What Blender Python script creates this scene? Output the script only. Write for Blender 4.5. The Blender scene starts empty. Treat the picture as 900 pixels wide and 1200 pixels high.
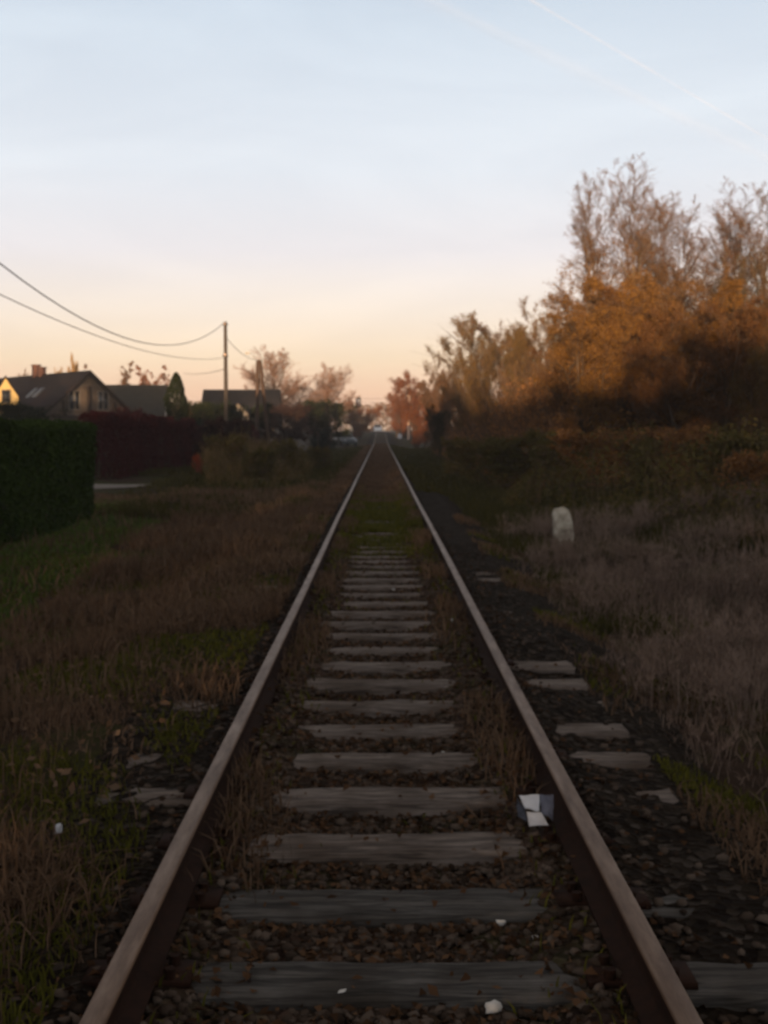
import bpy, math, random
import numpy as np
from mathutils import Vector, Matrix

random.seed(7)
RNG = np.random.default_rng(11)
scene = bpy.context.scene
COL = scene.collection

# ------------------------------------------------------------------ camera
HAZE = 0.0006
F = 1350.0                      # focal length in pixels of the 900x1200 photograph
PITCH = math.atan(96 / F)
YAW = math.atan(4 / F)
CAMP = np.array([-0.027, 0.0, 1.65])
cam_d = bpy.data.cameras.new("camera")
cam = bpy.data.objects.new("camera", cam_d)
COL.objects.link(cam)
cam.location = CAMP
cam.rotation_euler = (math.pi / 2 - PITCH, 0, -YAW)
cam_d.sensor_width = 36.0
cam_d.sensor_fit = 'AUTO'
cam_d.lens = 36.0 * F / 1200
cam_d.clip_start = 0.05
cam_d.clip_end = 60000
cam_d.dof.use_dof = True
cam_d.dof.focus_distance = 0.95
cam_d.dof.aperture_fstop = 15.0
scene.camera = cam
RM = np.array(cam.rotation_euler.to_matrix())


def P(px, py, Y):
    """Point at forward distance Y seen at photo pixel (px, py)."""
    d = RM @ np.array([(px - 450) / F, (600 - py) / F, -1.0])
    return CAMP + d * (Y / d[1])


def smooth(a, b, x):
    t = np.clip((x - a) / (b - a), 0, 1)
    return t * t * (3 - 2 * t)


def gz(y):
    return 1.3 * smooth(110, 215, np.asarray(y, float))


def wob(x, y):
    return (np.sin(x * 1.3 + y * .7) * .5 + np.sin(x * .41 - y * .63 + 1.3) + np.sin(x * 2.9 + 1.7 * y + .5) * .3
            + np.sin(-x * 4.1 + y * 3.3) * .2)


def gh(x, y):
    x = np.asarray(x, float); y = np.asarray(y, float)
    ax = np.abs(x)
    z = -0.13 - 0.12 * smooth(1.6, 3.0, ax)
    z = z + 0.55 * smooth(3.2, 7.5, x) * smooth(6, 14, y)
    z = z + 0.12 * smooth(-4, -7, x)
    z = z + .10 * smooth(.9, 1.3, -x) * (1 - smooth(1.6, 3.0, -x))
    amp = smooth(1.5, 3.0, ax)
    z = z + wob(x, y) * 0.035 * amp
    return z + gz(y)


# ------------------------------------------------------------------ mesh helper
class MB:
    def __init__(s):
        s.v = []; s.f = []; s.n = 0

    def add(s, V, Fa, m=0):
        V = np.asarray(V, float).reshape(-1, 3)
        Fa = np.asarray(Fa, int)
        s.v.append(V); s.f.append((Fa + s.n, m)); s.n += len(V)

    def box(s, lo, hi, m=0):
        x0, y0, z0 = lo; x1, y1, z1 = hi
        V = [(x0, y0, z0), (x1, y0, z0), (x1, y1, z0), (x0, y1, z0), (x0, y0, z1), (x1, y0, z1), (x1, y1, z1), (x0, y1, z1)]
        s.add(V, [(0, 3, 2, 1), (4, 5, 6, 7), (0, 1, 5, 4), (1, 2, 6, 5), (2, 3, 7, 6), (3, 0, 4, 7)], m)

    def prism(s, poly, axis, a, b, m=0):
        """Extrude a 2D polygon along an axis ('x': poly is (y,z); 'y': poly is (x,z); 'z': (x,y))."""
        n = len(poly)
        def mk(p, t):
            return {'x': (t, p[0], p[1]), 'y': (p[0], t, p[1]), 'z': (p[0], p[1], t)}[axis]
        V = [mk(p, a) for p in poly] + [mk(p, b) for p in poly]
        for i in range(n):
            pass
        s.add(V, [(i, (i + 1) % n, n + (i + 1) % n, n + i) for i in range(n)], m)
        s.add(V[:n], [tuple(range(n))], m)
        s.add(V[n:], [tuple(reversed(range(n)))], m)

    def tubes(s, Pn, R, S=4, m=0):
        Pn = np.asarray(Pn, float); R = np.asarray(R, float)
        if Pn.ndim == 2:
            Pn = Pn[None]; R = R[None]
        N, K, _ = Pn.shape
        d = Pn[:, -1] - Pn[:, 0]
        d /= np.linalg.norm(d, axis=1, keepdims=True) + 1e-9
        ref = np.where(np.abs(d[:, 2:3]) > .9, np.array([[1., 0, 0]]), np.array([[0, 0, 1.]]))
        u = np.cross(d, ref); u /= np.linalg.norm(u, axis=1, keepdims=True) + 1e-9
        w = np.cross(d, u)
        a = np.arange(S) * 2 * np.pi / S
        off = u[:, None, :] * np.cos(a)[None, :, None] + w[:, None, :] * np.sin(a)[None, :, None]
        V = Pn[:, :, None, :] + off[:, None] * R[:, :, None, None]
        base = np.arange(N)[:, None, None] * (K * S)
        k = np.arange(K - 1)[None, :, None] * S
        j = np.arange(S)[None, None, :]
        j2 = (j + 1) % S
        Fq = np.stack([base + k + j, base + k + j2, base + k + S + j2, base + k + S + j], -1).reshape(-1, 4)
        s.add(V.reshape(-1, 3), Fq, m)
        if S >= 5:
            for i in range(N):
                s.add(V[i, 0], [tuple(range(S))], m); s.add(V[i, -1], [tuple(range(S))], m)

    def leaves(s, C, size, rng, m=0, aspect=.55, up=0.0, fold=0.25):
        C = np.asarray(C, float); n = len(C)
        a = rng.normal(size=(n, 3)); a[:, 2] *= (1 - up)
        a /= np.linalg.norm(a, axis=1, keepdims=True)
        b = rng.normal(size=(n, 3)); b[:, 2] *= (1 - up)
        b -= a * (a * b).sum(1, keepdims=True)
        b /= np.linalg.norm(b, axis=1, keepdims=True)
        c = np.cross(a, b)
        sz = (size * rng.uniform(.55, 1.3, n))[:, None]
        lift = c * sz * fold * rng.uniform(-1, 1, (n, 1))
        V = np.stack([C - a * sz * .5, C + b * sz * .5 * aspect + lift, C + a * sz * .5, C - b * sz * .5 * aspect + lift], 1)
        i = np.arange(n)[:, None] * 4
        s.add(V.reshape(-1, 3), i + np.arange(4)[None], m)

    def blades(s, B, h, w, rng, lean=.35, m=0, tip=.25):
        B = np.asarray(B, float); n = len(B)
        h = np.broadcast_to(h, (n,)).astype(float); w = np.broadcast_to(w, (n,)).astype(float)
        az = rng.uniform(0, 2 * np.pi, n); wa = rng.uniform(0, 2 * np.pi, n)
        l = np.abs(rng.normal(0, lean, n))
        d = np.stack([np.cos(az), np.sin(az), np.zeros(n)], 1)
        wd = np.stack([np.cos(wa), np.sin(wa), np.zeros(n)], 1)
        up = np.array([0, 0, 1.0])
        m1 = B + up * (h * .55)[:, None] + d * (h * l * .35)[:, None]
        t1 = B + up * (h * (1 - .35 * np.minimum(l, 1)))[:, None] + d * (h * l * 1.05)[:, None]
        hw = wd * (w * .5)[:, None]
        V = np.stack([B - hw, B + hw, m1 + hw * .8, m1 - hw * .8, t1 + hw * tip, t1 - hw * tip], 1)
        i = np.arange(n)[:, None] * 6
        Fq = np.concatenate([i + np.array([[0, 1, 2, 3]]), i + np.array([[3, 2, 4, 5]])])
        s.add(V.reshape(-1, 3), Fq, m)
        return m1, t1

    def mesh(s, name, mats, smooth_=False):
        me = bpy.data.meshes.new(name)
        V = np.concatenate(s.v)
        me.vertices.add(len(V)); me.vertices.foreach_set("co", V.astype(np.float32).ravel())
        loops = []; starts = []; mi = []; pos = 0
        for Fa, m in s.f:
            if Fa.size == 0:
                continue
            n, k = Fa.shape
            loops.append(Fa.ravel()); starts.append(pos + np.arange(n) * k); mi.append(np.full(n, m)); pos += n * k
        loops = np.concatenate(loops); starts = np.concatenate(starts); mi = np.concatenate(mi)
        me.loops.add(len(loops)); me.loops.foreach_set("vertex_index", loops.astype(np.int32))
        me.polygons.add(len(starts)); me.polygons.foreach_set("loop_start", starts.astype(np.int32))
        me.polygons.foreach_set("material_index", mi.astype(np.int32))
        if smooth_:
            me.polygons.foreach_set("use_smooth", np.ones(len(starts), bool))
        for mm in (mats if isinstance(mats, (list, tuple)) else [mats]):
            me.materials.append(mm)
        me.update(calc_edges=True)
        return me

    def build(s, name, mats, parent=None, smooth_=False, loc=None):
        return put(name, s.mesh(name, mats, smooth_), parent, loc)


def put(name, me, parent=None, loc=None):
    o = bpy.data.objects.new(name, me)
    COL.objects.link(o)
    if parent is not None:
        o.parent = parent
    if loc is not None:
        o.location = loc
    return o


def tag(o, label=None, cat=None, group=None, kind=None):
    if label: o["label"] = label
    if cat: o["category"] = cat
    if group: o["group"] = group
    if kind: o["kind"] = kind
    return o


def thing(name, label, cat, loc=(0, 0, 0), rz=0.0, group=None):
    o = bpy.data.objects.new(name, None)
    COL.objects.link(o)
    o.empty_display_size = .2
    o.location = loc; o.rotation_euler = (0, 0, rz)
    return tag(o, label, cat, group)


def copy_tree(o, parent=None):
    c = o.copy(); COL.objects.link(c)
    if parent is not None:
        c.parent = parent
    for ch in list(o.children):
        copy_tree(ch, c)
    return c


# ------------------------------------------------------------------ materials
def new_mat(name):
    m = bpy.data.materials.new(name); m.use_nodes = True
    nt = m.node_tree; nt.nodes.clear()
    out = nt.nodes.new("ShaderNodeOutputMaterial")
    return m, nt, out


def ramp(nt, stops, src):
    r = nt.nodes.new("ShaderNodeValToRGB")
    e = r.color_ramp.elements
    while len(e) < len(stops): e.new(.5)
    for el, (p, c) in zip(e, stops):
        el.position = p; el.color = (c[0], c[1], c[2], 1)
    nt.links.new(src, r.inputs[0])
    return r.outputs[0]


def noise(nt, scale, detail=4, rough=.6, vec=None, dist=0.0):
    n = nt.nodes.new("ShaderNodeTexNoise")
    n.inputs["Scale"].default_value = scale; n.inputs["Detail"].default_value = detail
    n.inputs["Roughness"].default_value = rough; n.inputs["Distortion"].default_value = dist
    if vec is not None: nt.links.new(vec, n.inputs["Vector"])
    return n.outputs[0]


def pos_vec(nt, space="Object", scale=None):
    tc = nt.nodes.new("ShaderNodeTexCoord")
    v = tc.outputs["Object"]
    if space == "World":
        g = nt.nodes.new("ShaderNodeNewGeometry"); v = g.outputs["Position"]
    if scale:
        mp = nt.nodes.new("ShaderNodeMapping"); mp.inputs["Scale"].default_value = scale
        nt.links.new(v, mp.inputs[0]); v = mp.outputs[0]
    return v


def mat(name, cols, scale=6.0, rough=.8, metal=0.0, bump=0.0, bump_scale=None, space="Object", stretch=None, detail=5):
    """Noise-mottled surface; cols = list of colours spread over a ramp."""
    m, nt, out = new_mat(name)
    b = nt.nodes.new("ShaderNodeBsdfPrincipled")
    v = pos_vec(nt, space, stretch)
    n = noise(nt, scale, detail, .65, v)
    k = len(cols)
    stops = [(.5, cols[0])] if k == 1 else [(.28 + .44 * i / (k - 1), c) for i, c in enumerate(cols)]
    if k == 1: stops = [(.3, cols[0]), (.7, cols[0])]
    nt.links.new(ramp(nt, stops, n), b.inputs["Base Color"])
    b.inputs["Roughness"].default_value = rough; b.inputs["Metallic"].default_value = metal
    b.inputs["Specular IOR Level"].default_value = .3 if rough < .7 else .06
    if bump:
        bn = nt.nodes.new("ShaderNodeBump"); bn.inputs["Strength"].default_value = bump
        bn.inputs["Distance"].default_value = .02
        nt.links.new(noise(nt, bump_scale or scale * 4, 5, .7, v), bn.inputs["Height"])
        nt.links.new(bn.outputs[0], b.inputs["Normal"])
    nt.links.new(b.outputs[0], out.inputs[0])
    return m


def crack(m, scale, stretch, dark=.5):
    nt = m.node_tree; b = [n for n in nt.nodes if n.type == 'BSDF_PRINCIPLED'][0]
    old = b.inputs["Base Color"].links[0].from_socket
    nz = noise(nt, scale, 3, .6, pos_vec(nt, "Object", stretch), .4)
    cr = ramp(nt, [(.44, (1, 1, 1)), (.49, (dark,) * 3), (.51, (dark,) * 3), (.56, (1, 1, 1))], nz)
    st = ramp(nt, [(.35, (.55, .5, .45)), (.6, (1, 1, 1))], noise(nt, 2.6, 4, .6, pos_vec(nt, "World")))
    for src in (cr, st):
        mx = nt.nodes.new("ShaderNodeMix"); mx.data_type = 'RGBA'; mx.blend_type = 'MULTIPLY'; mx.inputs[0].default_value = 1
        nt.links.new(old, mx.inputs[6]); nt.links.new(src, mx.inputs[7]); old = mx.outputs[2]
    nt.links.new(old, b.inputs["Base Color"])


def leaf_mat(name, cols, trans=.3, patch=.35, patch_amt=.5):
    """Colour varies leaf by leaf (random per island) and in loose patches."""
    m, nt, out = new_mat(name)
    g = nt.nodes.new("ShaderNodeNewGeometry")
    n = noise(nt, patch, 3, .5, g.outputs["Position"])
    mx = nt.nodes.new("ShaderNodeMix"); mx.data_type = 'FLOAT'
    mx.inputs[0].default_value = patch_amt
    nt.links.new(g.outputs["Random Per Island"], mx.inputs[2]); nt.links.new(n, mx.inputs[3])
    k = len(cols)
    col = ramp(nt, [(.15 + .7 * i / max(1, k - 1), c) for i, c in enumerate(cols)], mx.outputs[0])
    d = nt.nodes.new("ShaderNodeBsdfDiffuse"); t = nt.nodes.new("ShaderNodeBsdfTranslucent")
    ms = nt.nodes.new("ShaderNodeMixShader"); ms.inputs[0].default_value = trans
    nt.links.new(col, d.inputs[0]); nt.links.new(col, t.inputs[0])
    nt.links.new(d.outputs[0], ms.inputs[1]); nt.links.new(t.outputs[0], ms.inputs[2])
    nt.links.new(ms.outputs[0], out.inputs[0])
    return m


M = {}
M['bark'] = mat("bark", [(.035, .024, .016), (.09, .062, .042)], 8, .9, bump=.4)
M['bark_pale'] = mat("pale_bark", [(.06, .045, .034), (.16, .12, .09)], 5, .9, bump=.4)
M['twig'] = leaf_mat("twigs", [(.06, .035, .022), (.15, .09, .055)], 0, .3, .3)
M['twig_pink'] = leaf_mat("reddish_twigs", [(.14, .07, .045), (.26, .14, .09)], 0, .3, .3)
M['leaf_orange'] = leaf_mat("orange_leaves", [(.08, .042, .014), (.18, .090, .024), (.27, .14, .034)], .3)
M['leaf_rust'] = leaf_mat("rust_leaves", [(.065, .034, .016), (.13, .062, .025), (.18, .09, .032)], .3)
M['leaf_olive'] = leaf_mat("olive_brown_leaves", [(.06, .042, .016), (.13, .085, .028), (.19, .11, .03)], .3)
M['leaf_red'] = leaf_mat("red_leaves", [(.09, .034, .018), (.17, .060, .026), (.23, .09, .036)], .3)
M['leaf_gold'] = leaf_mat("golden_leaves", [(.22, .12, .03), (.42, .25, .06)], .3)
M['leaf_grey'] = leaf_mat("grey_green_leaves", [(.07, .06, .035), (.13, .105, .055)], .3)
M['leaf_dark'] = leaf_mat("evergreen_leaves", [(.010, .014, .007), (.026, .034, .014)], .15)
M['leaf_hedge'] = leaf_mat("hedge_leaves", [(.018, .032, .009), (.048, .070, .017)], .2, .8)
M['leaf_hedge_top'] = M['leaf_hedge']
M['leaf_burgundy'] = leaf_mat("burgundy_leaves", [(.034, .010, .011), (.085, .022, .020)], .2, .8)
M['leaf_bramble'] = leaf_mat("bramble_leaves", [(.050, .044, .015), (.092, .076, .024), (.125, .078, .031)], .25, .5, .6)
M['leaf_yellow'] = leaf_mat("yellow_leaves", [(.16, .13, .02), (.24, .17, .03)], .3)
M['leaf_redshrub'] = leaf_mat("scarlet_leaves", [(.17, .034, .015), (.30, .065, .024)], .3)
M['thicket'] = leaf_mat("thicket_leaves", [(.12, .062, .027), (.21, .10, .038), (.29, .14, .046)], .25, .3, .5)
M['grass_dry'] = leaf_mat("dry_grass_blades", [(.060, .037, .022), (.115, .070, .043), (.16, .107, .07)], .2, .5, .5)
M['grass_green'] = leaf_mat("green_grass_blades", [(.045, .072, .015), (.10, .13, .028)], .25, .7, .5)
M['grass_olive'] = leaf_mat("olive_grass_blades", [(.034, .030, .010), (.068, .058, .016)], .25, .7, .5)
M['weed_grey'] = leaf_mat("greyish_dry_weeds", [(.080, .053, .040), (.15, .104, .079), (.21, .155, .12)], .2, .6, .5)
M['leaf_dull'] = leaf_mat("dull_maroon_leaves", [(.024, .013, .012), (.052, .027, .022)], .2, .8)
M['weed_plume'] = leaf_mat("pale_weed_plumes", [(.12, .080, .061), (.20, .142, .112), (.28, .21, .168)], .3, .6, .5)
M['weed_ochre'] = leaf_mat("ochre_weed_stalks", [(.075, .050, .022), (.15, .10, .045), (.20, .13, .07)], .2, .4, .5)
M['leaf_weed'] = leaf_mat("ochre_weed_leaves", [(.050, .044, .014), (.10, .082, .024), (.15, .095, .04)], .25, .4, .5)
M['litter_leaf'] = leaf_mat("fallen_brown_leaves", [(.026, .015, .009), (.065, .034, .018), (.11, .062, .034)], .1, 1.5, .3)
M['stone'] = leaf_mat("ballast_stone", [(.022, .015, .011), (.050, .036, .027), (.09, .068, .053)], 0, 2.0, .3)
M['moss'] = leaf_mat("moss_blades", [(.040, .042, .008), (.11, .10, .016)], .2, 1.5, .5)
M['rust'] = mat("rusty_steel", [(.012, .006, .004), (.028, .012, .007)], 20, .85, 0, bump=.3)
M['wood'] = mat("weathered_sleeper_wood", [(.072, .056, .047), (.165, .134, .115), (.25, .208, .182)], 5, .85, 0, bump=.6, bump_scale=16, stretch=(.6, 5, 5))
M['wood_vignette'] = mat("vignette_toned_sleeper_wood", [(.038, .035, .031), (.085, .078, .071), (.135, .124, .114)], 5, .8, 0, bump=.6, bump_scale=16, stretch=(.6, 5, 5))  # wood toned darker to stand in for lens fall-off at the frame bottom
M['concrete'] = mat("pole_concrete", [(.034, .029, .027), (.058, .049, .044)], 4, .9, bump=.2)
M['marker'] = mat("old_whitewash", [(.08, .06, .045), (.30, .26, .20), (.48, .43, .35), (.58, .53, .44)], 7, .9, bump=.8)
M['white'] = mat("dull_white_plastic", [(.36, .37, .40), (.56, .57, .60)], 9, .6)
M['bluish'] = mat("bluish_printed_card", [(.09, .10, .15), (.20, .22, .29)], 14, .6)
M['bluish_dark'] = mat("grubby_card", [(.03, .032, .042), (.07, .075, .095)], 30, .7)
M['pebble'] = mat("white_pebble", [(.38, .36, .33), (.56, .53, .49)], 20, .8)
M['roof'] = mat("dark_brown_roof_tiles", [(.014, .008, .007), (.030, .018, .016)], 3, .85, bump=.6, bump_scale=10)
M['roof_grey'] = mat("grey_roof_tiles", [(.026, .023, .017), (.042, .037, .028)], 3, .85, bump=.5, bump_scale=9)
M['roof_slate'] = mat("slate_roof", [(.010, .009, .011), (.020, .017, .020)], 3, .8, bump=.5, bump_scale=9)
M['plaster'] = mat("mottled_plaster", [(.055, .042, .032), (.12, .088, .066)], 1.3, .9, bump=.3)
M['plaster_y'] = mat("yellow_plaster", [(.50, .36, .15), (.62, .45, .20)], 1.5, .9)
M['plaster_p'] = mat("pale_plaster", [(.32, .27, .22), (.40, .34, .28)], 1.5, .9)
M['brick'] = mat("chimney_brick", [(.07, .036, .028), (.12, .06, .046)], 6, .9, bump=.4)
M['timber'] = mat("dark_timber", [(.022, .015, .011), (.045, .03, .022)], 6, .8)
M['frame'] = mat("window_frame_paint", [(.14, .12, .10), (.18, .155, .13)], 6, .6)
M['galv'] = mat("galvanised_metal", [(.10, .095, .09), (.15, .14, .135)], 8, .5, .4)
M['polewood'] = mat("pole_wood", [(.040, .026, .020), (.070, .046, .036)], 6, .9, stretch=(4, 4, .5))
M['pole_paint'] = mat("pale_pole_paint", [(.52, .36, .28), (.64, .46, .36)], 6, .7)
M['cable'] = mat("cable_black", [(.05, .042, .04), (.07, .06, .055)], 6, .6)
M['carwhite'] = mat("white_car_paint", [(.80, .80, .80), (.84, .84, .84)], 2, .3)
M['carblue'] = mat("grey_blue_car_paint", [(.045, .055, .065), (.07, .08, .09)], 2, .3)
M['rubber'] = mat("tyre_rubber", [(.02, .02, .02), (.03, .03, .03)], 8, .9)
M['path'] = mat("path_gravel", [(.11, .095, .082), (.20, .175, .155)], 4, .95, bump=.4, space="World")
M['heap'] = mat("pale_rubble", [(.06, .052, .047), (.12, .105, .094)], 5, .95, bump=.6)


for k_ in ('wood', 'wood_vignette'):
    crack(M[k_], 3.0, (.5, 9, 9))


def glass_mat():
    m, nt, out = new_mat("dark_window_glass")
    b = nt.nodes.new("ShaderNodeBsdfPrincipled")
    b.inputs["Base Color"].default_value = (.02, .022, .026, 1); b.inputs["Roughness"].default_value = .08
    nt.links.new(b.outputs[0], out.inputs[0])
    return m


M['glass'] = glass_mat()


def rail_mat():
    m, nt, out = new_mat("rail_head_steel")
    b = nt.nodes.new("ShaderNodeBsdfPrincipled")
    n = noise(nt, 7, 6, .7, pos_vec(nt, "World", (3, .5, 3)))
    nt.links.new(ramp(nt, [(.3, (.055, .025, .011)), (.55, (.11, .058, .028)), (.75, (.16, .090, .048))], n), b.inputs["Base Color"])
    b.inputs["Metallic"].default_value = .5
    nt.links.new(ramp(nt, [(.3, (.62,) * 3), (.7, (.46,) * 3)], n), b.inputs["Roughness"])
    nt.links.new(b.outputs[0], out.inputs[0])
    return m


M['railhead'] = rail_mat()


def ground_mat():
    m, nt, out = new_mat("soil_and_moss")
    b = nt.nodes.new("ShaderNodeBsdfPrincipled")
    v = pos_vec(nt, "World")
    n1 = noise(nt, .45, 6, .65, v); n2 = noise(nt, 6, 6, .7, v)
    soil = ramp(nt, [(.3, (.016, .010, .007)), (.7, (.055, .034, .023))], n2)
    moss = ramp(nt, [(.3, (.014, .016, .005)), (.7, (.044, .046, .012))], n2)
    mx = nt.nodes.new("ShaderNodeMix"); mx.data_type = 'RGBA'
    nt.links.new(ramp(nt, [(.46, (0, 0, 0)), (.6, (1, 1, 1))], n1), mx.inputs[0])
    nt.links.new(soil, mx.inputs[6]); nt.links.new(moss, mx.inputs[7])
    nt.links.new(mx.outputs[2], b.inputs["Base Color"])
    b.inputs["Roughness"].default_value = .95
    b.inputs["Specular IOR Level"].default_value = .02
    bn = nt.nodes.new("ShaderNodeBump"); bn.inputs["Strength"].default_value = .8; bn.inputs["Distance"].default_value = .03
    nt.links.new(noise(nt, 25, 6, .7, v), bn.inputs["Height"]); nt.links.new(bn.outputs[0], b.inputs["Normal"])
    nt.links.new(b.outputs[0], out.inputs[0])
    return m


M['ground'] = ground_mat()


def ballast_mat():
    m, nt, out = new_mat("dirty_ballast")
    b = nt.nodes.new("ShaderNodeBsdfPrincipled")
    v = pos_vec(nt, "World")
    vo = nt.nodes.new("ShaderNodeTexVoronoi"); vo.inputs["Scale"].default_value = 28
    nt.links.new(v, vo.inputs["Vector"])
    n2 = noise(nt, 1.6, 5, .7, v)
    sep = nt.nodes.new("ShaderNodeSeparateColor"); nt.links.new(vo.outputs["Color"], sep.inputs[0])
    c1 = ramp(nt, [(.1, (.020, .012, .009)), (.6, (.050, .031, .022)), (.95, (.095, .066, .048))], sep.outputs[0])
    c2 = ramp(nt, [(.1, (.017, .014, .008)), (.9, (.048, .040, .020))], sep.outputs[0])
    mx = nt.nodes.new("ShaderNodeMix"); mx.data_type = 'RGBA'
    nt.links.new(ramp(nt, [(.45, (0, 0, 0)), (.62, (1, 1, 1))], n2), mx.inputs[0])
    nt.links.new(c1, mx.inputs[6]); nt.links.new(c2, mx.inputs[7])
    sp_ = nt.nodes.new("ShaderNodeSeparateXYZ"); nt.links.new(v, sp_.inputs[0])
    ab = nt.nodes.new("ShaderNodeMath"); ab.operation = 'ABSOLUTE'; nt.links.new(sp_.outputs[0], ab.inputs[0])
    ad = nt.nodes.new("ShaderNodeMath"); ad.operation = 'MULTIPLY_ADD'; ad.inputs[1].default_value = .25; nt.links.new(n2, ad.inputs[0]); nt.links.new(ab.outputs[0], ad.inputs[2])
    m3 = nt.nodes.new("ShaderNodeMix"); m3.data_type = 'RGBA'
    nt.links.new(ramp(nt, [(.88, (0, 0, 0)), (.98, (1, 1, 1))], ad.outputs[0]), m3.inputs[0])
    nt.links.new(mx.outputs[2], m3.inputs[6])
    nt.links.new(ramp(nt, [(.1, (.010, .007, .005)), (.8, (.022, .016, .011)), (.97, (.05, .04, .032))], sep.outputs[0]), m3.inputs[7])
    nt.links.new(m3.outputs[2], b.inputs["Base Color"])
    b.inputs["Roughness"].default_value = .9
    b.inputs["Specular IOR Level"].default_value = .02
    bn = nt.nodes.new("ShaderNodeBump"); bn.inputs["Strength"].default_value = 1; bn.inputs["Distance"].default_value = .03
    nt.links.new(vo.outputs["Distance"], bn.inputs["Height"]); nt.links.new(bn.outputs[0], b.inputs["Normal"])
    nt.links.new(b.outputs[0], out.inputs[0])
    return m


M['ballast'] = ballast_mat()


def contrail_mat(alpha):
    m, nt, out = new_mat("ice_trail")
    d = nt.nodes.new("ShaderNodeBsdfDiffuse"); d.inputs[0].default_value = (.9, .9, .9, 1)
    t = nt.nodes.new("ShaderNodeBsdfTransparent")
    ms = nt.nodes.new("ShaderNodeMixShader")
    n = noise(nt, .004, 4, .6, pos_vec(nt, "World"))
    nt.links.new(ramp(nt, [(.3, (alpha * .4,) * 3), (.7, (alpha,) * 3)], n), ms.inputs[0])
    nt.links.new(t.outputs[0], ms.inputs[1]); nt.links.new(d.outputs[0], ms.inputs[2])
    nt.links.new(ms.outputs[0], out.inputs[0])
    return m


# ------------------------------------------------------------------ light and sky
SUN_EL = math.radians(1.6)
sun_from = np.array([-.17, -1.0, 0]); sun_from /= np.linalg.norm(sun_from)
sd = bpy.data.lights.new("sun", 'SUN'); sd.energy = 3.3; sd.angle = math.radians(.5); sd.color = (1.0, .66, .36)
so = bpy.data.objects.new("sun", sd); COL.objects.link(so)
dirv = Vector((-sun_from[0] * math.cos(SUN_EL), -sun_from[1] * math.cos(SUN_EL), -math.sin(SUN_EL)))
so.rotation_euler = dirv.to_track_quat('-Z', 'Y').to_euler()
so.location = (0, -50, 60)

w = bpy.data.worlds.new("World"); scene.world = w; w.use_nodes = True
nt = w.node_tree; nt.nodes.clear()
wo = nt.nodes.new("ShaderNodeOutputWorld"); bg = nt.nodes.new("ShaderNodeBackground")
sky = nt.nodes.new("ShaderNodeTexSky"); sky.sky_type = 'NISHITA'; sky.sun_disc = False
sky.sun_elevation = SUN_EL; sky.sun_rotation = math.atan2(sun_from[0], sun_from[1])
sky.air_density = 1.0; sky.dust_density = 1.5; sky.ozone_density = 1.5
tc = nt.nodes.new("ShaderNodeTexCoord"); sx = nt.nodes.new("ShaderNodeSeparateXYZ")
nt.links.new(tc.outputs["Generated"], sx.inputs[0])
# dusk colours by elevation (the thin high haze that the clear-air model lacks)
K = 2.5
def lin(c):
    return tuple(((v / 255 + .055) / 1.055) ** 2.4 if v > 10 else v / 255 / 12.92 for v in c)
stops = [(0.0, (206, 168, 156)), (.030, (246, 205, 176)), (.060, (252, 228, 199)), (.100, (251, 237, 224)), (.150, (240, 236, 240)),
         (.215, (231, 237, 246)), (.34, (211, 224, 238)), (.55, (174, 170, 168)), (1.0, (146, 136, 130))]
dusk = ramp(nt, [(p, lin(c)) for p, c in stops], sx.outputs[2])
sc_ = nt.nodes.new("ShaderNodeVectorMath"); sc_.operation = 'SCALE'; sc_.inputs[3].default_value = K
nt.links.new(dusk, sc_.inputs[0])
mxw = nt.nodes.new("ShaderNodeMix"); mxw.data_type = 'RGBA'; mxw.inputs[0].default_value = .94
nt.links.new(sky.outputs[0], mxw.inputs[6]); nt.links.new(sc_.outputs[0], mxw.inputs[7])
# thin veils of high cloud
vn = nt.nodes.new("ShaderNodeMapping"); vn.inputs["Scale"].default_value = (1.2, 1.2, 5); vn.inputs["Rotation"].default_value = (.3, .5, .4)
nt.links.new(tc.outputs["Generated"], vn.inputs[0])
cl = ramp(nt, [(.45, (1, 1, 1)), (.75, (1.11, 1.10, 1.08))], noise(nt, 2.2, 5, .55, vn.outputs[0], .6))
mu = nt.nodes.new("ShaderNodeMix"); mu.data_type = 'RGBA'; mu.blend_type = 'MULTIPLY'; mu.inputs[0].default_value = 1
nt.links.new(mxw.outputs[2], mu.inputs[6]); nt.links.new(cl, mu.inputs[7])
nt.links.new(mu.outputs[2], bg.inputs[0]); bg.inputs[1].default_value = .1
nt.links.new(bg.outputs[0], wo.inputs[0])
scene.view_settings.view_transform = 'Standard'
scene.view_settings.look = 'None'
scene.view_settings.exposure = 2.0
scene.view_settings.gamma = 1.0
scene.view_settings.use_curve_mapping = False

# ------------------------------------------------------------------ ground
def axis(near, far, n1, n2, lo=None):
    a = np.linspace(0, near, n1, endpoint=False)
    b = near * (far / near) ** (np.linspace(0, 1, n2))
    return np.concatenate([a, b])

ax = axis(12, 4000, 80, 60)
xs = np.concatenate([-ax[::-1][:-1], ax])
ay = axis(30, 5000, 90, 90)
yb = -axis(10, 3000, 8, 30)[::-1][:-1]
ys = np.concatenate([yb, ay])
X, Y = np.meshgrid(xs, ys)
Z = gh(X, Y)
Z = np.where((X < -5.5) & (Y > 30) & (Y < 41), Z, Z)
V = np.stack([X, Y, Z], -1).reshape(-1, 3)
nx, ny = len(xs), len(ys)
I = (np.arange(ny - 1)[:, None] * nx + np.arange(nx - 1)[None]).reshape(-1, 1)
g = MB(); g.add(V, I + np.array([[0, 1, nx + 1, nx]]))
tag(g.build("ground", M['ground'], smooth_=True), "dark mossy soil beside the railway track", "ground", kind="structure")

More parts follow.
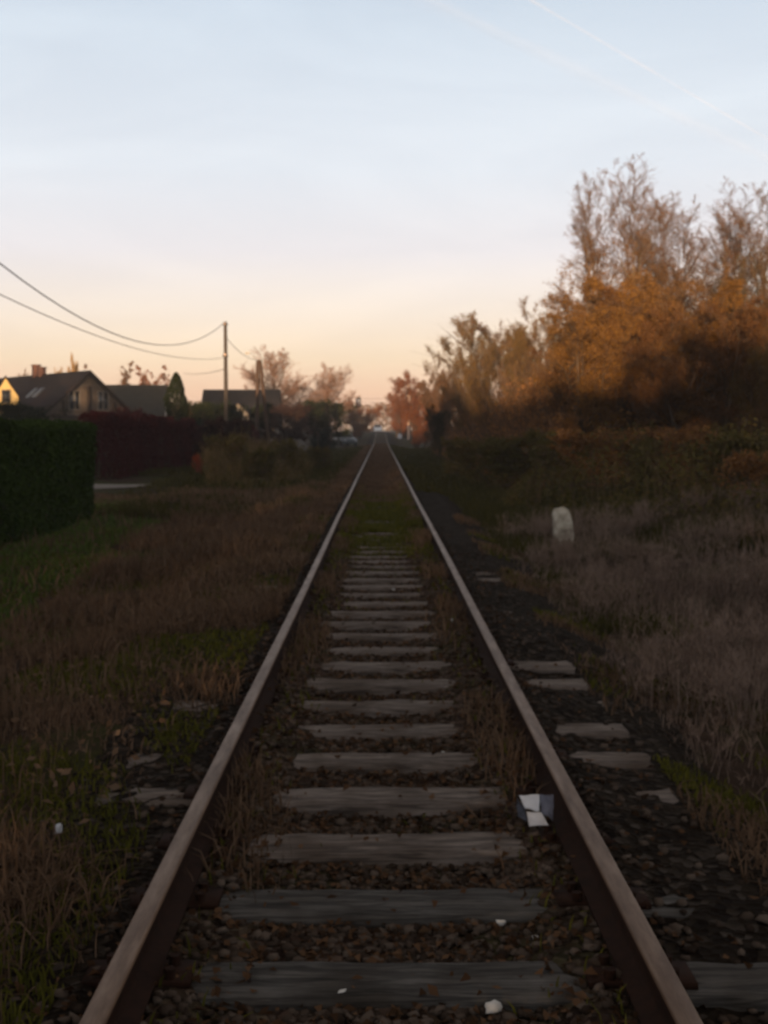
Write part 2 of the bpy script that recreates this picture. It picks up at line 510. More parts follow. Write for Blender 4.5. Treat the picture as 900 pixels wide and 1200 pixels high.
# ballast bed of the track
bx_ = np.linspace(-1.95, 1.95, 64)
by_ = np.concatenate([np.arange(-3, 1.5, .5), np.arange(1.5, 16, .065), np.arange(16, 60, .6), np.arange(60, 216, 3)])
X, Y = np.meshgrid(bx_, by_)
aX = np.abs(X)


def ballast_z(X, Y):
    aX = np.abs(X)
    nf = smooth(3.6, 6.5, Y)
    z = -.045 + (.055 + .022 * nf) * np.exp(-((aX - .64) / (.15 + .09 * nf + .05 * nf * (X > 0))) ** 2) + .016 * smooth(9, 16, Y)
    z = z + (.055 + .03 * np.sin(Y * 1.9 + X * 2) * np.sin(Y * .8 + 1)) * smooth(.8, .9, aX)
    z = z - (.020 + .022 * np.sin(Y * 2.7) * np.sin(Y * .9)) * smooth(.84, .92, X) * (1 - smooth(6, 10, Y))
    z = z + .016 * wob(X * 3.1 + 4, Y * 3.7) * .6
    z = z - .17 * smooth(1.35, 1.95, aX)
    return z + gz(Y)


Z = ballast_z(X, Y) + RNG.normal(0, .006, X.shape)
nx, ny = len(bx_), len(by_)
I = (np.arange(ny - 1)[:, None] * nx + np.arange(nx - 1)[None]).reshape(-1, 1)
g = MB(); g.add(np.stack([X, Y, Z], -1).reshape(-1, 3), I + np.array([[0, 1, nx + 1, nx]]))
tag(g.build("ballast", M['ballast'], smooth_=True), "dirty stone ballast bed under the sleepers", "ballast", kind="structure")


def ico():
    t = (1 + 5 ** .5) / 2
    v = np.array([(-1, t, 0), (1, t, 0), (-1, -t, 0), (1, -t, 0), (0, -1, t), (0, 1, t), (0, -1, -t), (0, 1, -t), (t, 0, -1), (t, 0, 1), (-t, 0, -1), (-t, 0, 1)], float)
    f = np.array([(0, 11, 5), (0, 5, 1), (0, 1, 7), (0, 7, 10), (0, 10, 11), (1, 5, 9), (5, 11, 4), (11, 10, 2), (10, 7, 6), (7, 1, 8), (3, 9, 4), (3, 4, 2), (3, 2, 6), (3, 6, 8), (3, 8, 9), (4, 9, 5), (2, 4, 11), (6, 2, 10), (8, 6, 7), (9, 8, 1)])
    return v / np.linalg.norm(v[0]), f


ICO_V, ICO_F = ico()


def stones(mb, C, size, rng, flat=.65):
    n = len(C)
    V = ICO_V[None] * (1 + rng.normal(0, .22, (n, 12, 1)))
    V = V * rng.uniform(.6, 1.25, (n, 1, 3)) * np.array([1, 1, flat])
    a = rng.uniform(0, 6.28, n); c, s_ = np.cos(a), np.sin(a)
    V = np.stack([V[..., 0] * c[:, None] - V[..., 1] * s_[:, None], V[..., 0] * s_[:, None] + V[..., 1] * c[:, None], V[..., 2]], -1)
    V = V * np.broadcast_to(size, (n,))[:, None, None] + np.asarray(C)[:, None, :]
    mb.add(V.reshape(-1, 3), (np.arange(n)[:, None, None] * 12 + ICO_F[None]).reshape(-1, 3))


SLEEPER0, SPACING, NSLEEP = 3.36, .583, 108
sleeper_y = SLEEPER0 + SPACING * np.arange(NSLEEP)


def off_sleeper(x, y):
    """true where a point is clear of the open middle of a sleeper top"""
    ph = ((y - SLEEPER0) / SPACING) % 1.0
    ph = np.minimum(ph, 1 - ph) * SPACING
    return (ph > .125)


rng = np.random.default_rng(3)
n = 15000
sy = 2.4 + 13 * rng.random(n) ** 1.7
sxx = rng.normal(0, .55, n); sxx = np.where(np.abs(sxx) > 1.5, rng.uniform(-1.5, 1.5, n), sxx)
keep = off_sleeper(sxx, sy) | ((np.abs(sxx) > .5) & (rng.random(n) < .35))
sxx, sy = sxx[keep], sy[keep]
ssz = rng.uniform(.009, .026, len(sy))
sb = MB(); stones(sb, np.stack([sxx, sy, ballast_z(sxx, sy) + ssz * .25], 1), ssz, rng)
tag(sb.build("ballast_stones", M['stone']), "loose brown grey ballast stones between the sleepers", "stones", kind="stuff")

n = 13000
ly = 2.4 + 17 * rng.random(n) ** 1.6
lx = rng.normal(0, .5, n); lx = np.where(np.abs(lx) > 1.3, rng.uniform(-1.3, 1.3, n), lx)
keep = off_sleeper(lx, ly) | (rng.random(n) < np.where(np.abs(lx) > .42, .6, .07))
lx, ly = lx[keep], ly[keep]
lz = np.maximum(ballast_z(lx, ly), np.where(off_sleeper(lx, ly), -9, 0.0)) + rng.uniform(.006, .024, len(lx))
lb = MB(); lb.leaves(np.stack([lx, ly, lz], 1), .038, rng, up=.75, aspect=.6, fold=.5)
tag(lb.build("fallen_leaves", M['litter_leaf']), "brown fallen leaves lying between the rails", "leaves", kind="stuff")

# path
pb = MB()
pts = []
for t in np.linspace(0, 1, 26):
    x = -40 + t * 32.6
    c = 35.0 + .9 * math.sin(x * .2) + max(0, (x + 12)) * .55
    wd = 3.8 * (1 - .55 * smooth(.9, 1.0, t))
    for k in (-1, -.5, 0, .5, 1):
        y = c + k * wd + .2 * math.sin(x * 3 + k * 4)
        pts.append((x, y, gh(x, y) + .03 - .02 * abs(k)))
I = (np.arange(25)[:, None] * 5 + np.arange(4)[None]).reshape(-1, 1)
pb.add(pts, I + np.array([[0, 5, 6, 1]]))
tag(pb.build("path", M['path'], smooth_=True), "pale gravel path between the hedges", "path", kind="structure")

# ------------------------------------------------------------------ rails
HEAD = [(-.0335, .158), (-.031, .168), (-.024, .1715), (.024, .1715), (.031, .168), (.0335, .158), (.0335, .138), (.028, .131)]
prof = HEAD + [(.009, .121), (.0075, .060), (.012, .046), (.0625, .033), (.0625, .022), (-.0625, .022), (-.0625, .033), (-.012, .046), (-.0075, .060), (-.009, .121), (-.028, .131), (-.0335, .138)]
ry = np.concatenate([np.arange(-2.5, 40, .75), np.arange(40, 216, 3.5)])


def rail(xc, label):
    mb = MB(); n = len(prof); m_ = len(ry)
    p = np.array(prof)
    xx = xc + .004 * np.sin(ry * .35 + xc * 3) + .003 * np.sin(ry * .13)
    V = np.stack([p[None, :, 0] + xx[:, None], np.repeat(ry[:, None], n, 1), p[None, :, 1] + gz(ry)[:, None]], -1)
    for j in range(n):
        j2 = (j + 1) % n
        i = np.arange(m_ - 1)[:, None] * n
        # the polished running surface and its shoulders, the rest rusty
        mi = 0 if j in (0, 1, 2, 3, 4) else 1
        mb.f.append((i + np.array([[j, j + n, j2 + n, j2]]) + mb.n, mi))
    mb.v.append(V.reshape(-1, 3)); mb.n += n * m_
    mb.add(V[0], [tuple(range(n))], 1); mb.add(V[-1], [tuple(reversed(range(n)))], 1)
    return tag(mb.build("rail", [M['railhead'], M['rust']]), label, "rail", "pair of track rails")


rail(-.749, "rusty steel rail with worn brown top, on the hedge side of the track")
rail(.749, "rusty steel rail with worn brown top, passing the crushed carton and marker stone")

# ------------------------------------------------------------------ sleepers
def sleeper_mesh(seed):
    r = np.random.default_rng(seed)
    L = np.linspace(-1.3, 1.3, 22)
    cs = np.array([(-.125, -.15), (-.128, -.02), (-.118, -.004), (-.07, 0), (0, .001), (.07, 0), (.118, -.004), (.128, -.02), (.125, -.15)])
    n = len(cs)
    V = np.zeros((len(L), n, 3))
    V[..., 0] = L[:, None]; V[..., 1] = cs[None, :, 0]; V[..., 2] = cs[None, :, 1]
    bow = r.normal(0, .006) * (L / 1.3) ** 2
    V[..., 1] += bow[:, None] + r.normal(0, .0035, (len(L), n)); V[:, 1:8, 2] += r.normal(0, .0025, (len(L), 7))
    V[0, :, 0] += r.normal(0, .008, n); V[-1, :, 0] += r.normal(0, .008, n)
    mb = MB()
    i = (np.arange(len(L) - 1)[:, None] * n + np.arange(n - 1)[None]).reshape(-1, 1)
    mb.add(V.reshape(-1, 3), i + np.array([[0, 1, n + 1, n]]))
    mb.add(V[0], [tuple(range(n))]); mb.add(V[-1], [tuple(reversed(range(n)))])
    return mb.mesh("sleeper", M['wood'])


def plate_mesh():
    mb = MB()
    mb.box((-.16, -.075, .0), (.16, .075, .02))
    for sx_ in (-1, 1):
        for sy_ in (-.045, .045):
            a = np.arange(6) * math.pi / 3
            c = np.array([sx_ * .095, sy_])
            V = [(c[0] + .018 * math.cos(t), c[1] + .018 * math.sin(t), z) for z in (.02, .05) for t in a]
            mb.add(V, [(k, (k + 1) % 6, 6 + (k + 1) % 6, 6 + k) for k in range(6)]); mb.add(V[6:], [tuple(range(6))])
    return mb.mesh("tie_plate", M['rust'])


SM = [sleeper_mesh(s) for s in range(6)]
PM = plate_mesh()
ORD = ["", "second", "third", "fourth", "fifth", "sixth", "seventh", "eighth", "ninth", "tenth", "eleventh", "twelfth", "thirteenth",
       "fourteenth", "fifteenth", "sixteenth", "seventeenth", "eighteenth", "nineteenth", "twentieth"]
SPECIAL = {0: "broad darkened sleeper nearest the viewer, white chip on its top",
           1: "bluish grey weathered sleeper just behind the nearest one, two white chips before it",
           2: "pale grey sleeper whose far end crumbles just before the crushed carton",
           3: "weathered wooden sleeper level with the crushed white carton"}
r = np.random.default_rng(21)
for i, y in enumerate(sleeper_y):
    o = put("sleeper", SM[i % 6])
    o.location = (r.normal(0, .02) + .02, y, gz(y) + r.normal(0, .003) - .02 * smooth(14, 24, y))
    o.rotation_euler = (r.normal(0, .008), r.normal(0, .002), r.normal(0, .008) + (math.pi if r.random() < .5 else 0))
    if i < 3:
        o.material_slots[0].link = 'OBJECT'; o.material_slots[0].material = M['wood_vignette'] if i < 2 else M['wood']
    if i in SPECIAL: lab = SPECIAL[i]
    elif i < 20: lab = f"weathered wooden sleeper, {ORD[i]} counted from the viewer's end of the track"
    else: lab = "distant worn sleeper sunk in weeds and brown litter where the rails close up"
    tag(o, lab, "sleeper", "wooden sleepers under the rails")
    if i < 34:
        for s in (-1, 1):
            p_ = put("tie_plate", PM, o)
            p_.location = (s * .749 - (o.location.x if abs(o.rotation_euler.z) < 1 else -o.location.x), 0, .001)

# ------------------------------------------------------------------ litter on the ballast
def gpt(px, py, z):
    """Point where the view ray through a photo pixel meets height z."""
    d = RM @ np.array([(px - 450) / F, (600 - py) / F, -1.0])
    return CAMP + d * ((z - CAMP[2]) / d[2])


# crushed carton: two white flaps and a bluish side, folded flat against the rail
c = gpt(632, 966, -.01)
car = thing("crushed_carton", "crushed white and bluish carton lying against the rail", "carton", (c[0], c[1], c[2]))
def cpt(cx_, cy_, z):
    return gpt(580 + cx_ / 7.5, 900 + cy_ / 7.5, z + .045) - c
def flap(name, quad, m, bend, seed):
    """quad: four corners (zoomed pixel x, y, height); a crumpled sheet 3 mm thick"""
    r = np.random.default_rng(seed)
    q = [cpt(*k) for k in quad]
    n = 9
    nr = np.cross(q[1] - q[0], q[3] - q[0]); nr /= np.linalg.norm(nr); nr = nr if nr[2] > 0 else -nr
    g_ = []
    ph = r.uniform(0, 6, 4)
    for i in range(n):
        for j in range(n):
            u, v = j / (n - 1), i / (n - 1)
            p = (q[0] * (1 - u) + q[1] * u) * (1 - v) + (q[3] * (1 - u) + q[2] * u) * v
            g_.append(p + nr * bend * (.6 * math.sin(u * 7 + v * 3 + ph[0]) + .5 * math.sin(v * 9 - u * 4 + ph[1]) + r.normal(0, .25)))
    g_ = np.array(g_)
    mb = MB(); I_ = (np.arange(n - 1)[:, None] * n + np.arange(n - 1)[None]).reshape(-1, 1) + np.array([[0, 1, n + 1, n]])
    N_ = n * n
    rim = [i for i in range(n)] + [i * n + n - 1 for i in range(1, n)] + [N_ - 1 - i for i in range(1, n)] + [(n - 1 - i) * n for i in range(1, n - 1)]
    sides = [(rim[i], rim[(i + 1) % len(rim)], rim[(i + 1) % len(rim)] + N_, rim[i] + N_) for i in range(len(rim))]
    mb.add(np.concatenate([g_, g_ - nr * .003]), np.concatenate([I_, I_[:, ::-1] + N_, np.array(sides)]))
    mb.build(name, m, car)
flap("upper_flap", [(212, 238, .085), (392, 234, .095), (388, 378, .058), (262, 352, .052)], M['white'], .0035, 1)
flap("lower_flap", [(280, 388, .046), (408, 388, .05), (470, 502, .006), (298, 510, .002)], M['white'], .003, 2)
flap("side_flap", [(394, 236, .093), (512, 232, .075), (512, 462, .012), (408, 384, .05)], M['bluish'], .004, 3)
flap("back_flap", [(190, 262, .03), (262, 356, .048), (284, 470, .006), (205, 430, -.012)], M['bluish_dark'], .004, 4)


def crumple(name, label, cat, px, py, w_, h_, z, m, seed, group=None, flat=.6):
    r = np.random.default_rng(seed)
    p = gpt(px, py, z)
    bpm = MB()
    V = ICO_V * (1 + r.normal(0, .28, (12, 1))) * np.array([w_ / 2, w_ / 2 * r.uniform(.7, 1), h_ / 2])
    # one subdivision with jitter so that it reads as a crumpled piece, not a ball
    vs = list(map(tuple, V)); fs = []; mid = {}
    def mp(a, b):
        k = (min(a, b), max(a, b))
        if k not in mid:
            q = (np.array(vs[a]) + np.array(vs[b])) / 2 * r.uniform(.85, 1.25)
            mid[k] = len(vs); vs.append(tuple(q))
        return mid[k]
    for a, b, c_ in ICO_F:
        ab, bc, ca = mp(a, b), mp(b, c_), mp(c_, a)
        fs += [(a, ab, ca), (b, bc, ab), (c_, ca, bc), (ab, bc, ca)]
    vs = np.array(vs); vs[:, 2] -= vs[:, 2].min() * .8
    bpm.add(vs, fs)
    o = bpm.build(name, m, loc=(p[0], p[1], z))
    o.rotation_euler = (0, 0, r.uniform(0, 6))
    return tag(o, label, cat, group)


LG = "scraps of white litter along the track"
crumple("paper_scrap", "small upright white scrap in the moss outside the hedge-side rail", "litter", 69, 992, .05, .10, -.04, M['white'], 1, LG)
crumple("paper_scrap", "white scrap shining beside the inner face of the rail, farther off than the carton", "litter", 529, 732, .055, .05, .0, M['white'], 2, LG)
crumple("paper_scrap", "tiny pale scrap in the middle of the distant sleepers", "litter", 461, 692, .05, .025, .0, M['pebble'], 3, LG)
crumple("stone_chip", "white chip behind the nearest sleeper, toward the carton side", "stone", 586, 1084, .034, .026, -.02, M['pebble'], 4, LG)
crumple("stone_chip", "small flat pale chip just before the second sleeper, closest to the rail", "stone", 627, 1101, .030, .014, -.02, M['pebble'], 5, LG)
crumple("stone_chip", "triangular white chip before the nearest sleeper, at the very bottom", "stone", 574, 1186, .052, .03, -.02, M['pebble'], 6, LG)
crumple("stone_chip", "white flattened scrap on dark soil outside the carton-side rail", "stone", 772, 1026, .048, .022, -.09, M['white'], 7, LG)
crumple("stone_chip", "small pale chip lying on the top of the nearest sleeper", "stone", 400, 1163, .030, .008, .002, M['pebble'], 8, LG)
crumple("stone_chip", "faint pale chip outside the rail, level with the pale bare patch beyond the carton", "stone", 656, 862, .032, .025, -.07, M['pebble'], 9, LG)
crumple("stone_chip", "little pale chip beside the sixth sleeper in brown leaves", "stone", 519, 884, .025, .018, -.015, M['pebble'], 10, LG)
crumple("paper_scrap", "white scrap caught at the foot of the scarlet shrub", "litter", 238, 552, .30, .30, -.15, M['white'], 11, LG)

# marker stone
p0 = gpt(661, 633, -.12)
ms = MB()
st = [(-.03, -.25, .35, .17), (-.02, 0, .345, .16), (.0, .10, .335, .155), (-.006, .28, .315, .15), (-.02, .45, .285, .14), (-.028, .535, .235, .12), (-.03, .56, .14, .07)]
r = np.random.default_rng(5)
V = []
for (ox, z, w_, d_) in st:
    for k in range(10):
        a = 2 * math.pi * (k + .5) / 10
        sgn = lambda v: math.copysign(abs(v) ** .45, v)
        V.append((ox + w_ / 2 * sgn(math.cos(a)) + r.normal(0, .006), d_ / 2 * sgn(math.sin(a)) + r.normal(0, .005), z + r.normal(0, .006)))
ms.add(V, [(i * 10 + k, i * 10 + (k + 1) % 10, i * 10 + 10 + (k + 1) % 10, i * 10 + 10 + k) for i in range(6) for k in range(10)])
ms.add(V[-10:], [tuple(range(10))])
o = ms.build("marker_stone", M['marker'], loc=(p0[0], p0[1], gh(p0[0], p0[1]) + .12))
o.rotation_euler = (-.06, -.07, .15)
tag(o, "weathered whitewashed marker stone leaning at the edge of the brambles", "stone")

# ------------------------------------------------------------------ grasses and weeds (stuff)
def in_view(x, y, pad=.15):
    return np.abs(x) < (.345 + pad) * np.maximum(y, 1) + .6


def scatter(n, x0, x1, y0, y1, rng, power=1.6):
    y = y0 + (y1 - y0) * rng.random(n) ** power
    x = rng.uniform(x0, x1, n)
    k = in_view(x, y)
    return x[k], y[k]


def clump(x, y, f=1.0, seed=0.0):
    """smooth pseudo-noise 0..1 for clumping"""
    v = np.sin(x * 1.7 * f + seed) * np.cos(y * 1.3 * f - seed * 1.3) + np.sin(x * .9 * f - y * 1.9 * f + seed * 2.1) + .6 * np.sin(x * 4.3 * f + y * 3.1 * f + seed)
    return np.clip(v / 5.2 + .5, 0, 1)


def feathery(mb, x, y, z, h, rng, hairs=12, wid=.0035, hl=.10, m=0, lean=.28):
    n = len(x)
    m1, t1 = mb.blades(np.stack([x, y, z], 1), h, wid * 1.3, rng, lean=lean, m=m)
    t = rng.uniform(.1, 1, (n, hairs))
    Pn = m1[:, None] * (1 - t[..., None]) + t1[:, None] * t[..., None]
    az = rng.uniform(0, 6.283, (n, hairs)); el = rng.uniform(.2, 1.1, (n, hairs))
    L = hl * h[:, None] / .5 * rng.uniform(.5, 1.2, (n, hairs)) * (1.15 - .7 * t)
    d = np.stack([np.cos(az) * np.cos(el), np.sin(az) * np.cos(el), np.sin(el)], -1) * L[..., None]
    pa = az + 1.57
    wv = np.stack([np.cos(pa), np.sin(pa), 0 * az], -1) * wid * .8
    A_ = Pn - wv; B_ = Pn + wv; C_ = Pn + d
    V = np.stack([A_, B_, C_], 2).reshape(-1, 3)
    mb.add(V, np.arange(n * hairs)[:, None] * 3 + np.arange(3)[None], m)


rng = np.random.default_rng(17)
# reddish brown dry grass on the hedge side
gb = MB()
x, y = scatter(150000, -9, -1.05, 2.6, 34, rng, 1.9)
c = clump(x, y, .8, 1.0)
lawn = (x < -2.9 - .06 * y) & (y < 27) & (y > 5)
k = (rng.random(len(x)) < smooth(.25, .7, c) * .9 + .08) & ~(lawn & (rng.random(len(x)) < .93)) & (x < -1.05 - .55 * rng.random(len(x)))
mpatch = smooth(.40, .56, clump(x, y, 1.1, 4.0)) * (x > -2.7) * (y < 16)
k &= rng.random(len(x)) > .85 * mpatch
k &= ~((x > -9) & (y > 31.5 + (x + 12) * .1) & (x < -6.2))
x, y, c = x[k], y[k], c[k]
h = (.07 + .26 * c * rng.random(len(x))) * (1 + .015 * y) * smooth(-1.0, -2.2, x) * (1 - .7 * smooth(-5, -6.3, x) * smooth(22, 26, y)) + .04
gb.blades(np.stack([x, y, gh(x, y) - .01], 1), h, .0045 + .0009 * y, rng, lean=.55)
x, y = scatter(9000, -8, -1.5, 3.2, 30, rng, 1.5)
k = (rng.random(len(x)) < smooth(.4, .8, clump(x, y, .7, 6.6))) & ~((x < -2.9 - .06 * y) & (y < 27))
x, y = x[k], y[k]
feathery(gb, x, y, gh(x, y), rng.uniform(.18, .5, len(x)), rng, 12, .0022 + .0, .11)
x, y = scatter(7000, -7, -1.2, 2.8, 20, rng, 1.6)
gb.leaves(np.stack([x, y, gh(x, y) + rng.uniform(.03, .12, len(x))], 1), .05, rng, up=.5)
tag(gb.build("dry_grass", M['grass_dry']), "reddish brown dry grass covering the verge", "grass", kind="stuff")

gb2 = MB()
x, y = scatter(70000, -2.6, -.9, 2.6, 26, rng, 1.7)
c = clump(x, y, 1.0, 1.7)
k = rng.random(len(x)) < (.06 + .7 * smooth(.45, .75, c)) * smooth(.88, 1.3, -x + .15 * np.sin(y * 2.1)) * (1 - .8 * smooth(.40, .56, clump(x, y, 1.1, 4.0)))
x, y, c = x[k], y[k], c[k]
z = np.maximum(gh(x, y), np.where(np.abs(x) < 1.95, ballast_z(x, y), -9))
gb2.blades(np.stack([x, y, z - .01], 1), (.04 + .16 * c * rng.random(len(x))) * (1 + .02 * y), .0045 + .0009 * y, rng, lean=.7)
x, y = scatter(26000, 1.3, 2.4, 2.6, 22, rng, 1.7)
c = clump(x, y, 1.2, 7.7)
k = rng.random(len(x)) < smooth(.45, .75, c) * .7
x, y, c = x[k], y[k], c[k]
z = np.maximum(gh(x, y), np.where(np.abs(x) < 1.95, ballast_z(x, y), -9))
gb2.blades(np.stack([x, y, z - .01], 1), (.03 + .12 * c * rng.random(len(x))), .0045 + .0009 * y, rng, lean=.8)
# withered stalks against the inner faces of the rails
x, y = scatter(16000, .36, .70, 2.8, 26, rng, 1.3)
sgn_ = np.where(rng.random(len(x)) < .5, -1, 1); x = x * sgn_
k = rng.random(len(x)) < smooth(.4, .75, clump(x * 2, y, .9, 5.1)) * smooth(.34, .62, np.abs(x))
x, y = x[k], y[k]
gb2.blades(np.stack([x, y, ballast_z(x, y) - .005], 1), rng.uniform(.04, .15, len(x)), .004 + .0009 * y, rng, lean=.7)
x, y = scatter(60000, -.70, .70, 26, 130, rng, 1.5)
k = rng.random(len(x)) < .3 + .7 * smooth(.3, .6, clump(x, y, .7, 4.4)); x, y = x[k], y[k]
gb2.blades(np.stack([x, y, ballast_z(x, y) - .005], 1), rng.uniform(.03, .10, len(x)), .006 + .0012 * y, rng, lean=.7)
tag(gb2.build("withered_grass", M['grass_dry']), "short withered grass hugging both rails", "grass", kind="stuff")

# moss and green low growth close to the rails and in patches
gb = MB()
x, y = scatter(90000, -5.5, -.95, 2.6, 22, rng, 1.7)
c = clump(x, y, 1.1, 4.0)
k = rng.random(len(x)) < np.maximum(smooth(.48, .75, c), .95 * smooth(.36, .54, c) * (x > -2.7))
x, y = x[k], y[k]
z = np.maximum(gh(x, y), np.where(np.abs(x) < 1.95, ballast_z(x, y), -9))
gb.blades(np.stack([x, y, z - .005], 1), rng.uniform(.02, .075, len(x)), .006 + .0008 * y, rng, lean=.7)
x, y = scatter(45000, 1.35, 3.2, 2.6, 18, rng, 1.7)
c = clump(x, y, 1.3, 9.0)
k = rng.random(len(x)) < smooth(.5, .8, c)
x, y = x[k], y[k]
z = np.maximum(gh(x, y), np.where(np.abs(x) < 1.95, ballast_z(x, y), -9))
gb.blades(np.stack([x, y, z - .005], 1), rng.uniform(.02, .07, len(x)), .006 + .0008 * y, rng, lean=.7)
# between the rails: sparse near, thick green farther off
x, y = scatter(60000, -.68, .68, 3, 34, rng, 1.0)
c = clump(x, y, 1.6, 2.0)
far_ = smooth(13, 19, y) * (1 - smooth(24, 31, y))
k = rng.random(len(x)) < .05 * smooth(.55, .8, c) + .85 * far_ * smooth(.2, .55, c) + .10 * np.exp(-((np.abs(x) - .6) / .12) ** 2)
x, y = x[k], y[k]
gb.blades(np.stack([x, y, ballast_z(x, y) - .005], 1), rng.uniform(.025, .08, len(x)) * (1 + .3 * smooth(12, 20, y)), .006 + .0008 * y, rng, lean=.6)
tag(gb.build("moss", M['moss']), "yellow green moss and short grass along the rails", "moss", kind="stuff")

# lawn strip below the green hedge
gb = MB()
x, y = scatter(120000, -10, -2.4, 5, 30, rng, 1.5)
k = (x < -2.7 - .06 * y + .5 * np.sin(y * 1.3)) & (rng.random(len(x)) < .9)
x, y = x[k], y[k]
gb.blades(np.stack([x, y, gh(x, y) - .01], 1), rng.uniform(.04, .11, len(x)), .006 + .0007 * y, rng, lean=.45)
tag(gb.build("green_grass", M['grass_green']), "short green lawn grass in front of the clipped hedge", "grass", kind="stuff")

# olive grass farther along the hedge side and both verges
gb = MB()
x, y = scatter(110000, -16, -1.1, 24, 110, rng, 1.7)
k = ((x > -7.4) | (y < 31) | (y > 44)) & (rng.random(len(x)) < .3 + .7 * clump(x, y, .35, 5))
x, y = x[k], y[k]
gb.blades(np.stack([x, y, gh(x, y) - .01], 1), rng.uniform(.08, .3, len(x)) * smooth(-.7, -2.4, x) * (1 - .75 * smooth(-5.2, -6.5, x) * (y < 36)) + .03, .004 + .0011 * y, rng, lean=.5)
x, y = scatter(60000, 1.7, 9, 16, 110, rng, 1.7)
gb.blades(np.stack([x, y, gh(x, y) - .01], 1), rng.uniform(.08, .26, len(x)) * smooth(.7, 2.4, x) + .03, .004 + .0011 * y, rng, lean=.5)
for sg_ in (-1, 1):
    x, y = scatter(40000, .92, 2.6, 10, 120, rng, 1.6)
    k = rng.random(len(x)) < .25 + .75 * smooth(.3, .6, clump(x, y, .8, 3 + sg_))
    if sg_ > 0: k &= (x > 1.9) | (y > 30)
    x, y = x[k], y[k]
    x = x * sg_
    z = np.maximum(gh(x, y), np.where(np.abs(x) < 1.95, ballast_z(x, y), -9))
    gb.blades(np.stack([x, y, z - .01], 1), rng.uniform(.04, .16, len(x)), .005 + .0011 * y, rng, lean=.6, m=1 if sg_ < 0 else 0)
tag(gb.build("olive_grass", [M['grass_olive'], M['grass_dry']]), "olive brown rough grass on the far verges", "grass", kind="stuff")


# feathery grey brown weeds on the carton side
gb = MB()
x, y = scatter(22000, 1.3, 9, 3.4, 21, rng, 1.35)
c = clump(x, y, .9, 3.3)
k = (rng.random(len(x)) < smooth(.3, .7, c)) & (x > 1.25 + .35 * rng.random(len(x)) + .02 * y)
k &= rng.random(len(x)) < smooth(1.1, 2.6, x) + .1
x, y, c = x[k], y[k], c[k]
h = (.12 + .55 * c ** 1.4 * rng.uniform(.5, 1.1, len(x))) * (.45 + .55 * smooth(1.2, 3.0, x))
k = rng.random(len(x)) < .35
feathery(gb, x[k], y[k], gh(x[k], y[k]) - .01, h[k], rng, 14, .0028, .13)
# bushy tufts of many splayed plumes
tx, ty = scatter(1500, 1.5, 9, 4.2, 22, rng, 1.25)
k = (rng.random(len(tx)) < .04 + smooth(.42, .70, clump(tx, ty, .9, 3.3))) & (tx > 1.45 + .03 * ty)
tx, ty = tx[k], ty[k]
th = rng.uniform(.28, .62, len(tx)) * (.6 + .4 * smooth(1.5, 2.6, tx))
q_ = rng.integers(8, 20, len(tx))
ix = np.repeat(np.arange(len(tx)), q_)
fx = tx[ix] + rng.normal(0, .07, len(ix)); fy = ty[ix] + rng.normal(0, .07, len(ix))
feathery(gb, fx, fy, gh(fx, fy) - .01, th[ix] * rng.uniform(.55, 1.1, len(ix)), rng, 22, .0030, .15, 1, .55)
x, y = scatter(60000, 1.35, 9, 3, 21, rng, 1.5)
k = (rng.random(len(x)) < .25 + .75 * smooth(.3, .7, clump(x, y, .9, 3.3)))
k &= rng.random(len(x)) < smooth(1.2, 2.2, x) + .05
x, y = x[k], y[k]
gb.blades(np.stack([x, y, gh(x, y) - .01], 1), rng.uniform(.05, .3, len(x)) * (.4 + .6 * smooth(1.2, 3, x)), .004 + .0007 * y, rng, lean=.6)
tag(gb.build("dry_weeds", [M['weed_grey'], M['weed_plume']]), "greyish brown feathery dry weeds below the marker stone", "weeds", kind="stuff")


def bramble_h(x, y):
    h = 1.15 * smooth(.0, 1.6, x - 3.1 + .5 * np.sin(y * .5)) * smooth(18.5, 23, y + .9 * np.sin(x * 1.1) + .12 * x)
    return h * (.30 + 1.15 * clump(x, y, 1.0, 6.0) * (.6 + .8 * clump(x, y, .37, 2.0))) + .05


gb = MB()
n = 150000
x, y = scatter(n, 2.6, 30, 17, 62, rng, 1.5)
H = bramble_h(x, y)
k = (H > .12) & (x < 3.5 + .75 * (y - 8))
x, y, H = x[k], y[k], H[k]
z = gh(x, y) + H * (1 - rng.random(len(x)) ** 1.7 * .95)
gb.leaves(np.stack([x, y, z], 1), .075, rng, m=0, up=.2, aspect=.7)
x, y = scatter(9000, 2.8, 30, 17, 60, rng, 1.5)
H = bramble_h(x, y); k = H > .2; x, y, H = x[k], y[k], H[k]
gb.blades(np.stack([x, y, gh(x, y)], 1), H * rng.uniform(.7, 1.35, len(x)), .012, rng, lean=.5, m=1)
tag(gb.build("brambles", [M['leaf_bramble'], M['grass_dry']]), "olive green bramble bank below the autumn trees", "brambles", kind="stuff")

